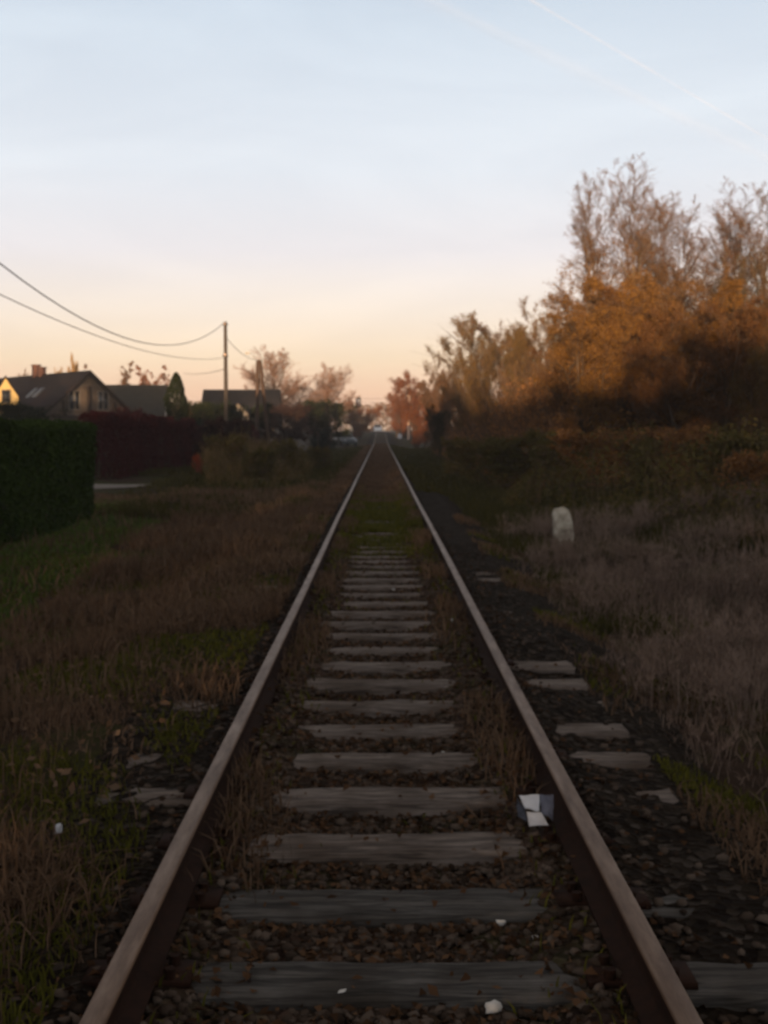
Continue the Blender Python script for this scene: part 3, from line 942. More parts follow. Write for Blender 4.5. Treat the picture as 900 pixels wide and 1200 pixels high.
# tall ochre weeds on the hedge side
gb = MB()
x, y = scatter(26000, -9.5, -2.0, 29, 62, rng, 1.2)
c = clump(x, y, .6, 8.0)
edge = smooth(.0, 3.2, -x - 1.9 - .03 * (y - 30)) * smooth(34, 39, y + .8 * np.sin(x * 1.4))
k = (rng.random(len(x)) < edge * (.35 + .65 * c)) & (x > -.152 * y)
x, y, c = x[k], y[k], c[k]
h = (.25 + 1.55 * c ** 1.5 * rng.uniform(.45, 1.2, len(x))) * (.35 + .65 * edge[k])
feathery(gb, x, y, gh(x, y), h, rng, 12, .007, .11, 0)
m1 = np.stack([x, y, gh(x, y) + h * rng.uniform(.2, .8, len(x))], 1)
m1 = np.repeat(m1, 5, 0) + rng.normal(0, .12, (len(x) * 5, 3))
gb.leaves(m1, .085, rng, 1)
k = rng.random(len(x)) < .12
gb.blades(np.stack([x[k], y[k], gh(x[k], y[k])], 1), h[k] * rng.uniform(1.1, 1.75, k.sum()), .022, rng, lean=.22, m=0)
x2 = np.repeat(x[k], 9) + rng.normal(0, .06, k.sum() * 9); y2 = np.repeat(y[k], 9) + rng.normal(0, .06, k.sum() * 9)
gb.leaves(np.stack([x2, y2, gh(x2, y2) + np.repeat(h[k], 9) * rng.uniform(.9, 1.35, len(x2))], 1), .06, rng, 0)
tag(gb.build("tall_weeds", [M['weed_ochre'], M['leaf_weed']]), "tall ochre and brown weeds beside the burgundy hedge", "weeds", kind="stuff")

# ------------------------------------------------------------------ woody plants
def grow(rng, Pp, Lp, Rp, nchild, tmin, tmax, ang, ratio, up, K_, curl, taper=.25, shape=None):
    N, K0, _ = Pp.shape
    idx = np.repeat(np.arange(N), nchild)
    n = len(idx)
    t = tmin + (tmax - tmin) * ((np.tile(np.arange(nchild), N) + rng.random(n)) / nchild)
    f = t * (K0 - 1); i0 = np.minimum(f.astype(int), K0 - 2); fr = (f - i0)[:, None]
    a, b = Pp[idx, i0], Pp[idx, i0 + 1]
    pos = a * (1 - fr) + b * fr
    tan = b - a; tan /= np.linalg.norm(tan, axis=1, keepdims=True) + 1e-9
    rr = Rp[idx, i0] * (1 - fr[:, 0]) + Rp[idx, i0 + 1] * fr[:, 0]
    q = rng.normal(size=(n, 3)); q -= tan * (q * tan).sum(1, keepdims=True); q /= np.linalg.norm(q, axis=1, keepdims=True) + 1e-9
    an = (ang + rng.normal(0, .18, n))[:, None]
    d = tan * np.cos(an) + q * np.sin(an); d[:, 2] += up
    d /= np.linalg.norm(d, axis=1, keepdims=True)
    L = Lp[idx] * ratio * rng.uniform(.65, 1.2, n)
    if shape is not None: L = L * shape(t)
    else: L = L * (1.1 - .55 * t)
    pts = [pos]
    step = (L / (K_ - 1))[:, None]
    for k in range(K_ - 1):
        d = d + rng.normal(0, curl, (n, 3)); d[:, 2] += up * .25
        d /= np.linalg.norm(d, axis=1, keepdims=True)
        pts.append(pts[-1] + d * step)
    Pc = np.stack(pts, 1)
    r0 = np.minimum(rr * .62, L * .03 + .002)
    Rc = r0[:, None] * np.linspace(1, taper, K_)[None]
    return Pc, L, Rc


TREES = {}


def tree_mesh(key, seed, H, stems=1, stem_r=.14, limbs=20, l1=.33, a1=.7, up1=.35, tmin=.2, n2=8, n3=7, n4=3, leaf_n=20000, leaf_s=.06,
              leaf_top=None, shape=None, twig_r=1.0, spread=.12, a2=.7, up2=.15, crown_pow=None, leafjit=.07):
    rng = np.random.default_rng(seed)
    K0 = 7
    P0 = []; L0 = []; R0 = []
    for s in range(stems):
        a = rng.uniform(0, 6.28); o = 0 if stems == 1 else rng.uniform(.1, .45)
        d = np.array([math.cos(a) * spread * (stems > 1) + rng.normal(0, .03), math.sin(a) * spread * (stems > 1) + rng.normal(0, .03), 1.0])
        p = np.array([math.cos(a) * o, math.sin(a) * o, -.25]); pts = [p]
        Hs = H * (1 if s == 0 else rng.uniform(.8, 1.0))
        for k in range(K0 - 1):
            d = d + np.append(rng.normal(0, .03, 2), 0)
            pts.append(pts[-1] + d / np.linalg.norm(d) * (Hs + .25) / (K0 - 1))
        P0.append(pts); L0.append(Hs); R0.append(stem_r * (1 if s == 0 else .75) * np.linspace(1.15, .12, K0))
    P0 = np.array(P0); L0 = np.array(L0); R0 = np.array(R0)
    shp = shape or (lambda t: np.sin(np.clip((t - tmin * .6) / (1.02 - tmin * .6), 0, 1) * math.pi) ** .7 * .75 + .25)
    P1, L1, R1 = grow(rng, P0, L0, R0, limbs, tmin, .98, a1, l1, up1, 5, .10, .2, shp)
    P2, L2, R2 = grow(rng, P1, L1, R1, n2, .18, 1.0, a2, .42, up2, 4, .14)
    tm = MB(); tm.tubes(P0, R0, 8); tm.tubes(P1, R1, 5)
    cm = MB(); cm.tubes(P2, np.maximum(R2, .006 * twig_r), 3, 0)
    P3, L3, R3 = grow(rng, P2, L2, R2, n3, .15, 1.0, .65, .5, up2, 3, .15, .4)
    cm.tubes(P3, np.maximum(R3, .0045 * twig_r), 3, 0)
    last = P3
    if n4:
        P4, L4, R4 = grow(rng, P3, L3, R3, n4, .2, 1.0, .6, .6, up2, 3, .15, .5)
        cm.tubes(P4, np.maximum(R4, .0035 * twig_r), 3, 0)
        last = np.concatenate([P3, P4])
    if leaf_n:
        m_ = leaf_n * 3
        i = rng.integers(0, len(last), m_); t = rng.random(m_)[:, None]
        C = last[i, 0] * (1 - t) + last[i, -1] * t + rng.normal(0, leafjit, (m_, 3))
        C = C[C[:, 2] > .15]
        zn = C[:, 2] / H
        pr = np.ones(len(C)) if leaf_top is None else leaf_top(zn)
        # clumps: leave gaps
        ck = clump(C[:, 0] + C[:, 2] * .6, C[:, 1] - C[:, 2] * .4, 1.6, seed * .7)
        C = C[rng.random(len(C)) < pr * smooth(.12, .5, ck)][:leaf_n]
        cm.leaves(C, leaf_s, rng, 1, aspect=.7)
    allv = np.concatenate(cm.v)
    top = np.quantile(allv[:, 2], .9985)
    cx_ = np.quantile(allv[allv[:, 2] > H * .6][:, :2], .5, axis=0)   # centre the crown over the root
    for mb_ in (tm, cm):
        for vv in mb_.v:
            lean_ = np.clip(vv[:, 2:3] / (H * .8), 0, 1.2) * cx_[None]
            vv[:, :2] -= lean_
    TREES[key] = (tm.mesh("trunk", M['bark']), cm.mesh("crown", [M['twig'], M['leaf_orange']]), top)


bare_up = lambda z: np.where(z < .55, 1, np.clip(1.05 - (z - .55) * 2.7, .03, 1))
for s in range(3):
    tree_mesh(f"tall{s}", 100 + s, 11, stem_r=.13, limbs=40, l1=.36, a1=.66, up1=.50, tmin=.12, n2=10, n3=8, n4=5, leaf_n=60000, leaf_s=.045, twig_r=.85, leaf_top=bare_up,
              shape=lambda t: 1.05 - .5 * t)
for s in range(2):
    tree_mesh(f"orange{s}", 200 + s, 6.3, stems=5, stem_r=.08, limbs=12, l1=.36, a1=.7, up1=.3, tmin=.1, n2=8, n3=6, n4=4, leaf_n=70000, leaf_s=.046, spread=.22)
for s in range(2):
    tree_mesh(f"lacy{s}", 330 + s, 7, stems=5, stem_r=.09, limbs=14, l1=.34, a1=.75, up1=.3, tmin=.12, n2=8, n3=7, n4=5, leaf_n=46000, leaf_s=.052, spread=.22,
              leaf_top=lambda z: np.clip(1.35 - z * 1.0, .15, 1), twig_r=1.1)
for s in range(2):
    tree_mesh(f"round{s}", 400 + s, 10, stems=1, stem_r=.24, limbs=34, l1=.40, a1=1.0, up1=.30, tmin=.22, n2=11, n3=8, n4=6, leaf_n=2500, leaf_s=.08, twig_r=1.7,
              shape=lambda t: .25 + .9 * np.sqrt(np.clip(1 - ((t - .45) / .6) ** 2, 0, 1)))
tree_mesh("dense", 500, 8, stems=3, stem_r=.15, limbs=16, l1=.38, a1=.8, up1=.25, tmin=.08, n2=7, n3=5, n4=0, leaf_n=46000, leaf_s=.11, spread=.2, twig_r=2.0, leafjit=.15)
tree_mesh("bush", 600, 3, stems=6, stem_r=.05, limbs=9, l1=.45, a1=.8, up1=.25, tmin=.05, n2=6, n3=5, n4=0, leaf_n=16000, leaf_s=.10, spread=.4, twig_r=1.2, leafjit=.1)
tree_mesh("shrub", 601, 1.6, stems=6, stem_r=.025, limbs=9, l1=.45, a1=.8, up1=.25, tmin=.05, n2=5, n3=4, n4=0, leaf_n=5000, leaf_s=.075, spread=.4, twig_r=1.0, leafjit=.06)
tree_mesh("lank", 602, 9, stems=4, stem_r=.06, limbs=9, l1=.16, a1=.7, up1=.4, tmin=.45, n2=6, n3=4, n4=0, leaf_n=2500, leaf_s=.17, spread=.25, twig_r=3.0,
          leaf_top=lambda z: (z > .6) * 1.0)
_ti = [0]


def tree(name, label, key, px, Y, top, leaf='leaf_orange', twig='twig', group=None, cat="tree", width=1.0, bark=None, rot=None):
    """Tree whose crown top reaches photo row `top`."""
    p = P(px, 504, Y); x = p[0]; z0 = float(gh(x, Y))
    zt = P(px, top, Y)[2]
    tm, cm, H = TREES[key]
    s = (zt - z0) / H
    _ti[0] += 1
    root = thing(name, label, cat, (x, Y, z0), (_ti[0] * 2.4 if rot is None else rot), group)
    root.scale = (s * width, s * width, s)
    a = put("trunk", tm, root); b = put("crown", cm, root)
    if bark:
        a.material_slots[0].link = 'OBJECT'; a.material_slots[0].material = M[bark]
    for i, k in ((0, twig), (1, leaf)):
        b.material_slots[i].link = 'OBJECT'; b.material_slots[i].material = M[k]
    return root


TG = "autumn trees along the carton side of the track"
tree("tall_tree", "tallest bare-topped tree rising above the orange crowns", "tall0", 738, 41, 184, 'leaf_orange', group=TG, bark='bark_pale', width=1.15)
tree("tall_tree", "slender bare-topped tree nearest the open sky, beside the tallest one", "tall1", 692, 43, 204, 'leaf_orange', group=TG, bark='bark_pale', width=1.0)
tree("tall_tree", "bare-topped tree just behind the gap between the tallest tree and the rusty-tipped one", "tall2", 765, 46, 222, 'leaf_rust', group=TG, bark='bark_pale', width=1.2)
tree("tall_tree", "tall tree with rusty leaves up to its tip, next after the tallest one", "tall2", 800, 39, 236, 'leaf_orange', group=TG, width=1.4)
tree("tall_tree", "thin bare tree with pointed tip between the rusty one and the grey one", "tall0", 850, 41, 214, 'leaf_rust', group=TG, width=1.1)
tree("tall_tree", "grey green leaved tall tree cut by the frame edge", "tall1", 894, 38, 216, 'leaf_grey', group=TG, width=1.25)
tree("tall_tree", "shorter grey brown tree in front of the thin pointed one", "tall2", 862, 44, 250, 'leaf_grey', group=TG, width=1.2)
tree("orange_tree", "bright orange rounded tree at the foot of the bare-topped ones, facing open sky", "orange0", 690, 37, 338, 'leaf_orange', group=TG, width=1.35)
tree("orange_tree", "orange brown bushy tree under the tallest tree", "orange1", 752, 36, 322, 'leaf_orange', group=TG, width=1.35)
tree("orange_tree", "rust brown bushy tree in front of the thin pointed tree", "orange0", 826, 35, 330, 'leaf_rust', group=TG, width=1.3)
tree("orange_tree", "dull brown bushy tree at the frame edge under the grey green one", "orange1", 900, 33, 405, 'leaf_olive', group=TG, width=1.3)
tree("orange_tree", "low rust coloured tree in front of the bright orange one, at the bramble edge", "orange1", 664, 40, 408, 'leaf_rust', group=TG, width=1.4)
tree("twiggy_tree", "brown twiggy tree with lacy top, first step down from the orange trees", "lacy0", 592, 57, 354, 'leaf_olive', group=TG, width=1.0)
tree("twiggy_tree", "low twiggy olive tree wedged between the lacy-topped one and the bright orange one", "lacy1", 636, 52, 374, 'leaf_olive', group=TG, width=1.15)
tree("twiggy_tree", "brown tree just lower than the lacy-topped one, toward the track", "lacy1", 556, 68, 388, 'leaf_olive', group=TG, width=1.0)
tree("twiggy_tree", "olive brown tree filling the hollow behind the lacy-topped one and its neighbour", "lacy0", 616, 64, 368, 'leaf_rust', group=TG, width=1.2)
tree("twiggy_tree", "small golden brown tree between the red tree and the twiggy ones", "lacy0", 528, 84, 418, 'leaf_rust', group=TG, width=.95)
tree("red_tree", "red brown round tree standing where the rails vanish, behind the pale pole", "dense", 493, 118, 437, 'leaf_red', group=TG, width=1.4)
tree("twiggy_tree", "low rusty tree between the red round tree and the small golden brown one", "lacy1", 511, 100, 437, 'leaf_rust', group=TG, width=1.1)
tree("red_tree", "small red tree closest to the vanishing rails, beside the white car", "dense", 470, 165, 456, 'leaf_red', group=TG, width=1.3)
tree("dark_bush", "dark green bush under the golden brown tree beside the hut", "orange0", 514, 72, 474, 'leaf_dark', cat="bush", width=.85)
tree("yellow_sapling", "small yellow green sapling poking out of the brambles", "shrub", 592, 36, 531, 'leaf_yellow', cat="sapling", width=.35)

# dark tangled undergrowth filling in between the trunks
rng = np.random.default_rng(77)
gb = MB()
def thick_h(x, y):
    return (2.6 + 1.6 * clump(x, y, .45, 2.2)) * smooth(3.6, 5.6, x) * smooth(33, 37, y)
x, y = rng.uniform(3.5, 24, 130000), 33 + 60 * rng.random(130000) ** 1.4
k = (x > .035 * y + .9) & (x < .46 * y); x, y = x[k], y[k]
H = thick_h(x, y)
z = gh(x, y) + H * rng.random(len(x)) ** .8
gb.leaves(np.stack([x, y, z], 1), .10, rng, 0, aspect=.7)
x, y = rng.uniform(3.5, 24, 9000), 33 + 60 * rng.random(9000) ** 1.3
k = (x > .035 * y + .9) & (x < .46 * y); x, y = x[k], y[k]; H = thick_h(x, y)
b0 = np.stack([x, y, gh(x, y) - .05], 1)
d = rng.normal(0, .3, (len(x), 3)); d[:, 2] = 1
e = b0 + d * (H * rng.uniform(.7, 1.25, len(x)))[:, None]
mid_ = (b0 + e) / 2 + rng.normal(0, .12, b0.shape)
gb.tubes(np.stack([b0, mid_, e], 1), np.repeat(np.array([[.014, .010, .005]]), len(x), 0), 3, 1)
tag(gb.build("undergrowth", [M['thicket'], M['twig']]), "dark brown tangled undergrowth between the autumn trunks", "undergrowth", kind="stuff")

LGp = "trees behind the houses"
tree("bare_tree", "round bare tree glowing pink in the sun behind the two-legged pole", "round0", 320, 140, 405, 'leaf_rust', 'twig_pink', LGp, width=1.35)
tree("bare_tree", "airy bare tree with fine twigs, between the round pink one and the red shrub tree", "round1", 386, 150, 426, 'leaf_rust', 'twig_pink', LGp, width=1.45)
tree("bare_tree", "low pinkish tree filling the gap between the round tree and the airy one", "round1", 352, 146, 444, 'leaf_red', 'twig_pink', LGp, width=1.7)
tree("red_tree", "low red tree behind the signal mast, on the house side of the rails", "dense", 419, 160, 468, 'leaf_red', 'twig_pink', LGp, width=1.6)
tree("golden_tree", "small golden tree top showing over the brown roof ridge", "dense", 80, 150, 417, 'leaf_gold', 'twig', LGp, width=.45)
tree("lanky_tree", "lanky plant with dark leaf tufts on thin stems over the grey roof", "lank", 140, 135, 424, 'leaf_rust', 'twig', LGp, width=1.0)
tree("lanky_tree", "thin stemmed tree with reddish tufts next to the columnar conifer", "lank", 172, 130, 428, 'leaf_red', 'twig_pink', LGp, width=1.2)
tree("bare_tree", "tiny bare tree crown by the chimneys of the brown roof", "round0", 30, 150, 432, 'leaf_rust', 'twig', LGp, width=.5)
tree("bare_tree", "low bare tree in the gap between conifer and the slate roofed house", "round1", 226, 135, 470, 'leaf_red', 'twig', LGp, width=1.0)
tree("garden_bush", "dark bush under the sunlit yellow gable at the frame edge", "bush", 10, 66, 472, 'leaf_dark', cat="bush", width=1.7)
tree("garden_bush", "purple brown bush at the foot of the concrete pole", "bush", 262, 55, 490, 'leaf_dull', cat="bush", width=1.3)
tree("garden_bush", "dark olive bush beside the two-legged pole, over the ochre weeds", "bush", 283, 66, 494, 'leaf_dark', cat="bush", width=.8)
BG = "dark garden shrubs by the slate roofed house"
tree("garden_bush", "dark bush hiding the slate roofed house wall, beside the concrete pole", "bush", 262, 80, 471, 'leaf_dark', group=BG, cat="bush", width=1.3)
tree("garden_bush", "dark purple brown bush between the legs of the two-legged pole and the evergreen", "bush", 338, 95, 474, 'leaf_dull', group=BG, cat="bush", width=1.3)
tree("garden_bush", "dark evergreen bush below the airy bare tree", "bush", 379, 100, 469, 'leaf_dark', group=BG, cat="bush", width=1.1)
tree("garden_bush", "dark bush right of the columnar conifer, over the burgundy hedge", "bush", 232, 70, 472, 'leaf_dark', group=BG, cat="bush", width=.95)
tree("garden_bush", "low dark bush at the foot of the two-legged pole", "bush", 304, 86, 493, 'leaf_dull', group=BG, cat="bush", width=1.5)
tree("scarlet_shrub", "small scarlet shrub at the end of the burgundy hedge", "shrub", 231, 44, 532, 'leaf_redshrub', cat="shrub", width=.5)
tree("burgundy_shrub", "burgundy shrub rising above the hedge before the plaster gable", "bush", 146, 56, 479, 'leaf_burgundy', cat="shrub", width=.9)

for i, (px, Y, top, wd, lf) in enumerate([(545, 44, 516, 1.3, 'leaf_bramble'), (582, 36, 512, 1.5, 'leaf_bramble'), (628, 34, 505, 1.5, 'leaf_bramble'), (672, 31, 508, 1.4, 'leaf_bramble'),
                                      (720, 29, 503, 1.5, 'thicket'), (768, 27, 510, 1.4, 'leaf_bramble'), (815, 26, 500, 1.5, 'thicket'), (862, 24, 508, 1.4, 'leaf_bramble'), (895, 21, 528, 1.5, 'thicket')]):
    tree("bank_shrub", "rough low shrub among the brambles on the bank below the autumn trees", "shrub", px, Y, top, lf, group="rough shrubs on the bramble bank", cat="shrub", width=wd)
for i, (px, Y, top) in enumerate([(276, 42, 509), (306, 38, 524), (336, 46, 514), (376, 52, 523)]):
    tree("weedy_shrub", "ochre brown weedy shrub in the tall weeds between scarlet shrub and rails", "shrub", px, Y, top, 'leaf_weed', group="ochre shrubs in the tall weeds", cat="shrub", width=.95)

# columnar conifer
c0 = P(207, 504, 60); z0 = float(gh(c0[0], 60)); zt = P(207, 436, 60)[2]
root = thing("columnar_conifer", "slim dark columnar conifer between the grey roof and the slate roof", "conifer", (c0[0], 60, z0))
mb = MB(); mb.tubes(np.array([[0, 0, 0], [0, 0, 1.2], [.02, 0, 3.6]]), np.array([.09, .07, .02]), 7); mb.build("trunk", M['bark'], root)
rng = np.random.default_rng(8)
n = 14000; t = rng.random(n); Hc = zt - z0
rad = .56 * np.minimum(1, (1 - t) * 3.4) ** .6 * smooth(-.05, .12, t) * (.88 + .2 * clump(t * 9, t * 5, 1, 1))
a = rng.uniform(0, 6.283, n); rr = rad * np.sqrt(rng.uniform(.35, 1, n)) * (1 + .12 * np.sin(a * 3 + t * 14))
mb = MB(); mb.leaves(np.stack([rr * np.cos(a), rr * np.sin(a), .1 + t * (Hc - .12)], 1), .11, rng, aspect=.5)
mb.build("crown", M['leaf_dark'], root)


# hedges
def hedge(name, label, pA, pB, width, height, leafm, leaf_s, n, seed, lumpy=.06, kind_cat="hedge"):
    rng = np.random.default_rng(seed)
    pA = np.array(pA); pB = np.array(pB); L = np.linalg.norm(pB - pA); d = (pB - pA) / L; nrm = np.array([d[1], -d[0]])
    # woody core
    mb = MB()
    nst = int(L / .35)
    sx_ = rng.uniform(0.1, L - .1, nst); sw = rng.uniform(-width * .25, width * .25, nst)
    b = np.stack([d[0] * sx_ + nrm[0] * sw, d[1] * sx_ + nrm[1] * sw, np.full(nst, -.15)], 1)
    e = b + np.stack([rng.normal(0, .15, nst), rng.normal(0, .15, nst), np.full(nst, height * .92)], 1)
    mb.tubes(np.stack([b, (b + e) / 2 + rng.normal(0, .05, b.shape), e], 1), np.repeat([[.03, .022, .01]], nst, 0), 5)
    # foliage: leaves spread through a shell, denser at the clipped faces
    u = rng.uniform(0, L, n); v = rng.uniform(-.5, .5, n) * width; z = rng.uniform(0, 1, n) * height
    face = rng.random(n)
    depth = np.abs(rng.normal(0, .10, n))
    f1 = face < .36; f2 = (face >= .36) & (face < .56); f3 = (face >= .56) & (face < .78); f4 = (face >= .78) & (face < .88); f5 = (face >= .88) & (face < .94)
    v = np.where(f1, width / 2 - depth, v); v = np.where(f2, -width / 2 + depth, v)
    z = np.where(f3, height - depth, z); u = np.where(f4, L - depth, u); u = np.where(f5, depth, u)
    lump = lumpy * (wob(u * 1.7, z * 2.1 + v) * .5)
    v = v + lump * np.sign(v + 1e-6); z = z + lumpy * wob(u * 2.3, v * 2.0) * .5 * (z / height)
    # slightly rounded top edges
    over = np.maximum(0, np.abs(v) - width * .36) / (width * .14)
    z = np.minimum(z, height + lumpy - .10 * over ** 2)
    x = d[0] * u + nrm[0] * v; y = d[1] * u + nrm[1] * v
    mb.leaves(np.stack([x, y, z + .03], 1), leaf_s, rng, 1, aspect=.65)
    return tag(mb.build(name, [M['bark'], M[leafm]], loc=(pA[0], pA[1], float(gh(*pA)))), label, kind_cat)


hA = gpt(113, 606, -.12)
hedge("clipped_hedge", "dense dark green clipped hedge with square edges beside the lawn", (-6.5, 9.5), (-6.5, hA[1]), 1.3, 1.93, 'leaf_hedge', .07, 100000, 31, .11)
hedge("burgundy_hedge", "dark burgundy leaved hedge running on behind the pale path", (-10.3, 41.5), (-9.6, 54.5), 1.4, 2.15, 'leaf_burgundy', .085, 44000, 32, .32)
hedge("burgundy_hedge", "lower burgundy hedge with ragged top behind the tall weeds, toward the concrete pole", (-9.4, 56), (-8.3, 74), 1.4, 1.75, 'leaf_burgundy', .10, 28000, 33, .34)
bh = hedge("garden_hedge", "dark brownish hedge across the garden behind the green hedge, under the plaster gable", (-34, 62), (-11, 58), 1.6, 2.1, 'leaf_burgundy', .12, 26000, 34, .25)

# far belts of trees, too far to tell apart, and the wood behind the viewer that shades the track
def belt(name, label, x0, x1, yc, wd, h, n, s, m, seed, hv=.3, prof=None):
    rng = np.random.default_rng(seed); mb = MB()
    x = rng.uniform(x0, x1, n); y = yc + rng.uniform(-wd, wd, n)
    hh = h * (1 - hv + hv * (clump(x * .25, y * .1, 1, seed) + .35 * clump(x * .9, y * .3, 1, seed + 2)))
    if prof is not None: hh = hh * prof(x)
    z = gh(x, y) + hh * rng.random(n) ** .9
    mb.leaves(np.stack([x, y, z], 1), s, rng, aspect=.8)
    return tag(mb.build(name, M[m]), label, "woodland", kind="stuff")


belt("woodland", "hazy far woodland on the horizon", -330, 330, 430, 14, 11.0, 70000, 1.0, 'twig', 41)
belt("woodland", "wood behind the viewer that shades the track", -150, 150, -66, 4, 7.9, 50000, .9, 'leaf_olive', 42, .55,
     lambda x: 1 + .03 * smooth(-22, -16, x) * (1 - smooth(2, 8, x)) + .75 * smooth(-38, -44, x) * (1 - smooth(-49.2, -50.2, x) * smooth(-53.6, -52.6, x)))  # unseen wood raised to shade the houses, gap shaped to light the yellow gable

# ------------------------------------------------------------------ houses
def window(parent, cx, z0, w_, h_, face='y', at=0.0, depth=.06):
    """Window on a wall whose outside looks along -y (or +x)."""
    fr = MB(); gl = MB(); t = .07
    def b(mb, u0, v0, u1, v1, d0, d1):
        if face == 'y': mb.box((u0, at - d1, v0), (u1, at - d0, v1))
        else: mb.box((at + d0, u0, v0), (at + d1, u1, v1))
    u0, u1, v0, v1 = cx - w_ / 2, cx + w_ / 2, z0, z0 + h_
    b(fr, u0, v0, u1, v0 + t, .0, depth); b(fr, u0, v1 - t, u1, v1, .0, depth)
    b(fr, u0, v0 + t, u0 + t, v1 - t, .0, depth); b(fr, u1 - t, v0 + t, u1, v1 - t, .0, depth)
    b(fr, (u0 + u1) / 2 - t / 2, v0 + t, (u0 + u1) / 2 + t / 2, v1 - t, .0, depth * .9)
    f = fr.build("window", M['frame'], parent)
    b(gl, u0 + t, v0 + t, u1 - t, v1 - t, .004, .018)
    gl.build("pane", M['glass'], f)
    return f


def house(root, x0, x1, hw, eave, ridge, roofm, wallm, over=.5, thick=.16):
    """Gabled body, ridge along local x."""
    mb = MB(); mb.prism([(-hw, -.5), (hw, -.5), (hw, eave), (0, ridge - .12), (-hw, eave)], 'x', x0, x1)
    mb.build("wall", M[wallm], root)
    sl = (ridge - eave) / hw
    mb = MB()
    e = hw + over
    mb.prism([(0, ridge), (e, ridge - sl * e), (e, ridge - sl * e + thick), (0, ridge + thick), (-e, ridge - sl * e + thick), (-e, ridge - sl * e)], 'x', x0 - over, x1 + over)
    return mb.build("roof", M[roofm], root)


# brown roofed house, seen across its corner
hp = P(104, 504, 90)
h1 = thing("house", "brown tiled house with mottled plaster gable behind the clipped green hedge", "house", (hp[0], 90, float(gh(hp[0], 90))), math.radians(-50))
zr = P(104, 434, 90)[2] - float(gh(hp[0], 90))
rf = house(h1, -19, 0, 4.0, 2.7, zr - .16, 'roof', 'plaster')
for u, w_ in ((-1.15, .95), (1.25, .95)):
    window(h1, u, 3.35, w_, 1.5, 'x', .0)
window(h1, -2.2, .9, 1.1, 1.3, 'x', .0); window(h1, 1.4, .9, 1.1, 1.3, 'x', .0)
mb = MB()
for u in (-2.0, 0.05, 2.15):
    mb.box((.0, u - .09, 2.9), (.22, u + .09, 3.3 + (1.9 if abs(u) < 1 else .75)))
mb.box((.0, -2.9, 2.75), (.25, 2.9, 2.92))
mb.build("timber_frame", M['timber'], h1)
for xx, hh in ((-9.6, .75), (-8.5, .5)):
    mb = MB(); mb.box((xx - .3, -.25, zr - .7), (xx + .3, .25, zr + hh)); mb.box((xx - .36, -.31, zr + hh), (xx + .36, .31, zr + hh + .1))
    mb.build("chimney", M['brick'], rf)
sl = (zr - .16 - 2.7) / 4
for xx in (-6.1, -4.9):
    y0, y1 = -2.3, -1.5
    mb = MB(); zt_ = lambda yy: zr + yy * sl + .03
    mb.add([(xx - .38, y0, zt_(y0)), (xx + .38, y0, zt_(y0)), (xx + .38, y1, zt_(y1)), (xx - .38, y1, zt_(y1)),
            (xx - .38, y0, zt_(y0) + .07), (xx + .38, y0, zt_(y0) + .07), (xx + .38, y1, zt_(y1) + .07), (xx - .38, y1, zt_(y1) + .07)],
           [(4, 5, 6, 7), (0, 1, 5, 4), (1, 2, 6, 5), (2, 3, 7, 6), (3, 0, 4, 7)])
    mb.build("skylight", M['galv'], rf)

# sunlit yellow gable beside it
hp = P(8, 504, 80); g0 = float(gh(hp[0], 80))
h2 = thing("house", "sunlit yellow house gable standing before the brown roof at the frame edge", "house", (hp[0], 80, g0), math.radians(110))
zr = P(7, 439, 80)[2] - g0
house(h2, 0, 3, .80, zr - 1.5, zr - .14, 'roof', 'plaster_y', .12, .10)
# gable front looks along local -x
window_z = zr - 1.9
f = MB(); f.box((-.07, -.3, window_z - .08), (0, .3, window_z)); f.box((-.07, -.3, window_z + .8), (0, .3, window_z + .88)); f.box((-.07, -.3, window_z), (0, -.24, window_z + .8)); f.box((-.07, .24, window_z), (0, .3, window_z + .8))
f = f.build("window", M['frame'], h2)
gl = MB(); gl.box((-.02, -.24, window_z), (-.004, .24, window_z + .8)); gl.build("pane", M['glass'], f)

# grey green roof behind
hp = P(166, 504, 118); g0 = float(gh(hp[0], 118)); zr = P(166, 451, 118)[2] - g0
h3 = thing("house", "house with dull grey roof between the plaster gable and the columnar conifer", "house", (hp[0], 118, g0), math.radians(4))
rf = house(h3, -3.4, 2.3, 3.6, 2.6, zr - .16, 'roof_grey', 'plaster_p', .4)
window(h3, -1.5, 1.0, 1.1, 1.2, 'y', -3.6); window(h3, .9, 1.0, 1.1, 1.2, 'y', -3.6)

# slate roofed house by the poles
hp = P(284, 504, 108); g0 = float(gh(hp[0], 108)); zr = P(284, 456.5, 108)[2] - g0
h4 = thing("house", "long low house under dark slate roof behind the concrete pole", "house", (hp[0], 108, g0), math.radians(2))
rf = house(h4, -3.2, 3.2, 3.8, 2.3, zr - .16, 'roof_slate', 'plaster_p', .4)
mb = MB(); mb.prism([(-.9, 1.8), (.9, 1.8), (.9, 3.2), (0, 4.1), (-.9, 3.2)], 'y', -4.6, -1.2)
do = mb.build("dormer", M['plaster_p'], h4)
mb = MB(); mb.prism([(-1.15, 2.98), (0, 4.13), (1.15, 2.98), (1.15, 3.12), (0, 4.27), (-1.15, 3.12)], 'y', -4.8, -1.0)
mb.build("dormer_roof", M['roof_slate'], do)
window(h4, 0, 2.1, .9, 1.1, 'y', -4.6)
window(h4, -2.2, .9, 1.1, 1.2, 'y', -3.8); window(h4, 2.2, .9, 1.1, 1.2, 'y', -3.8)

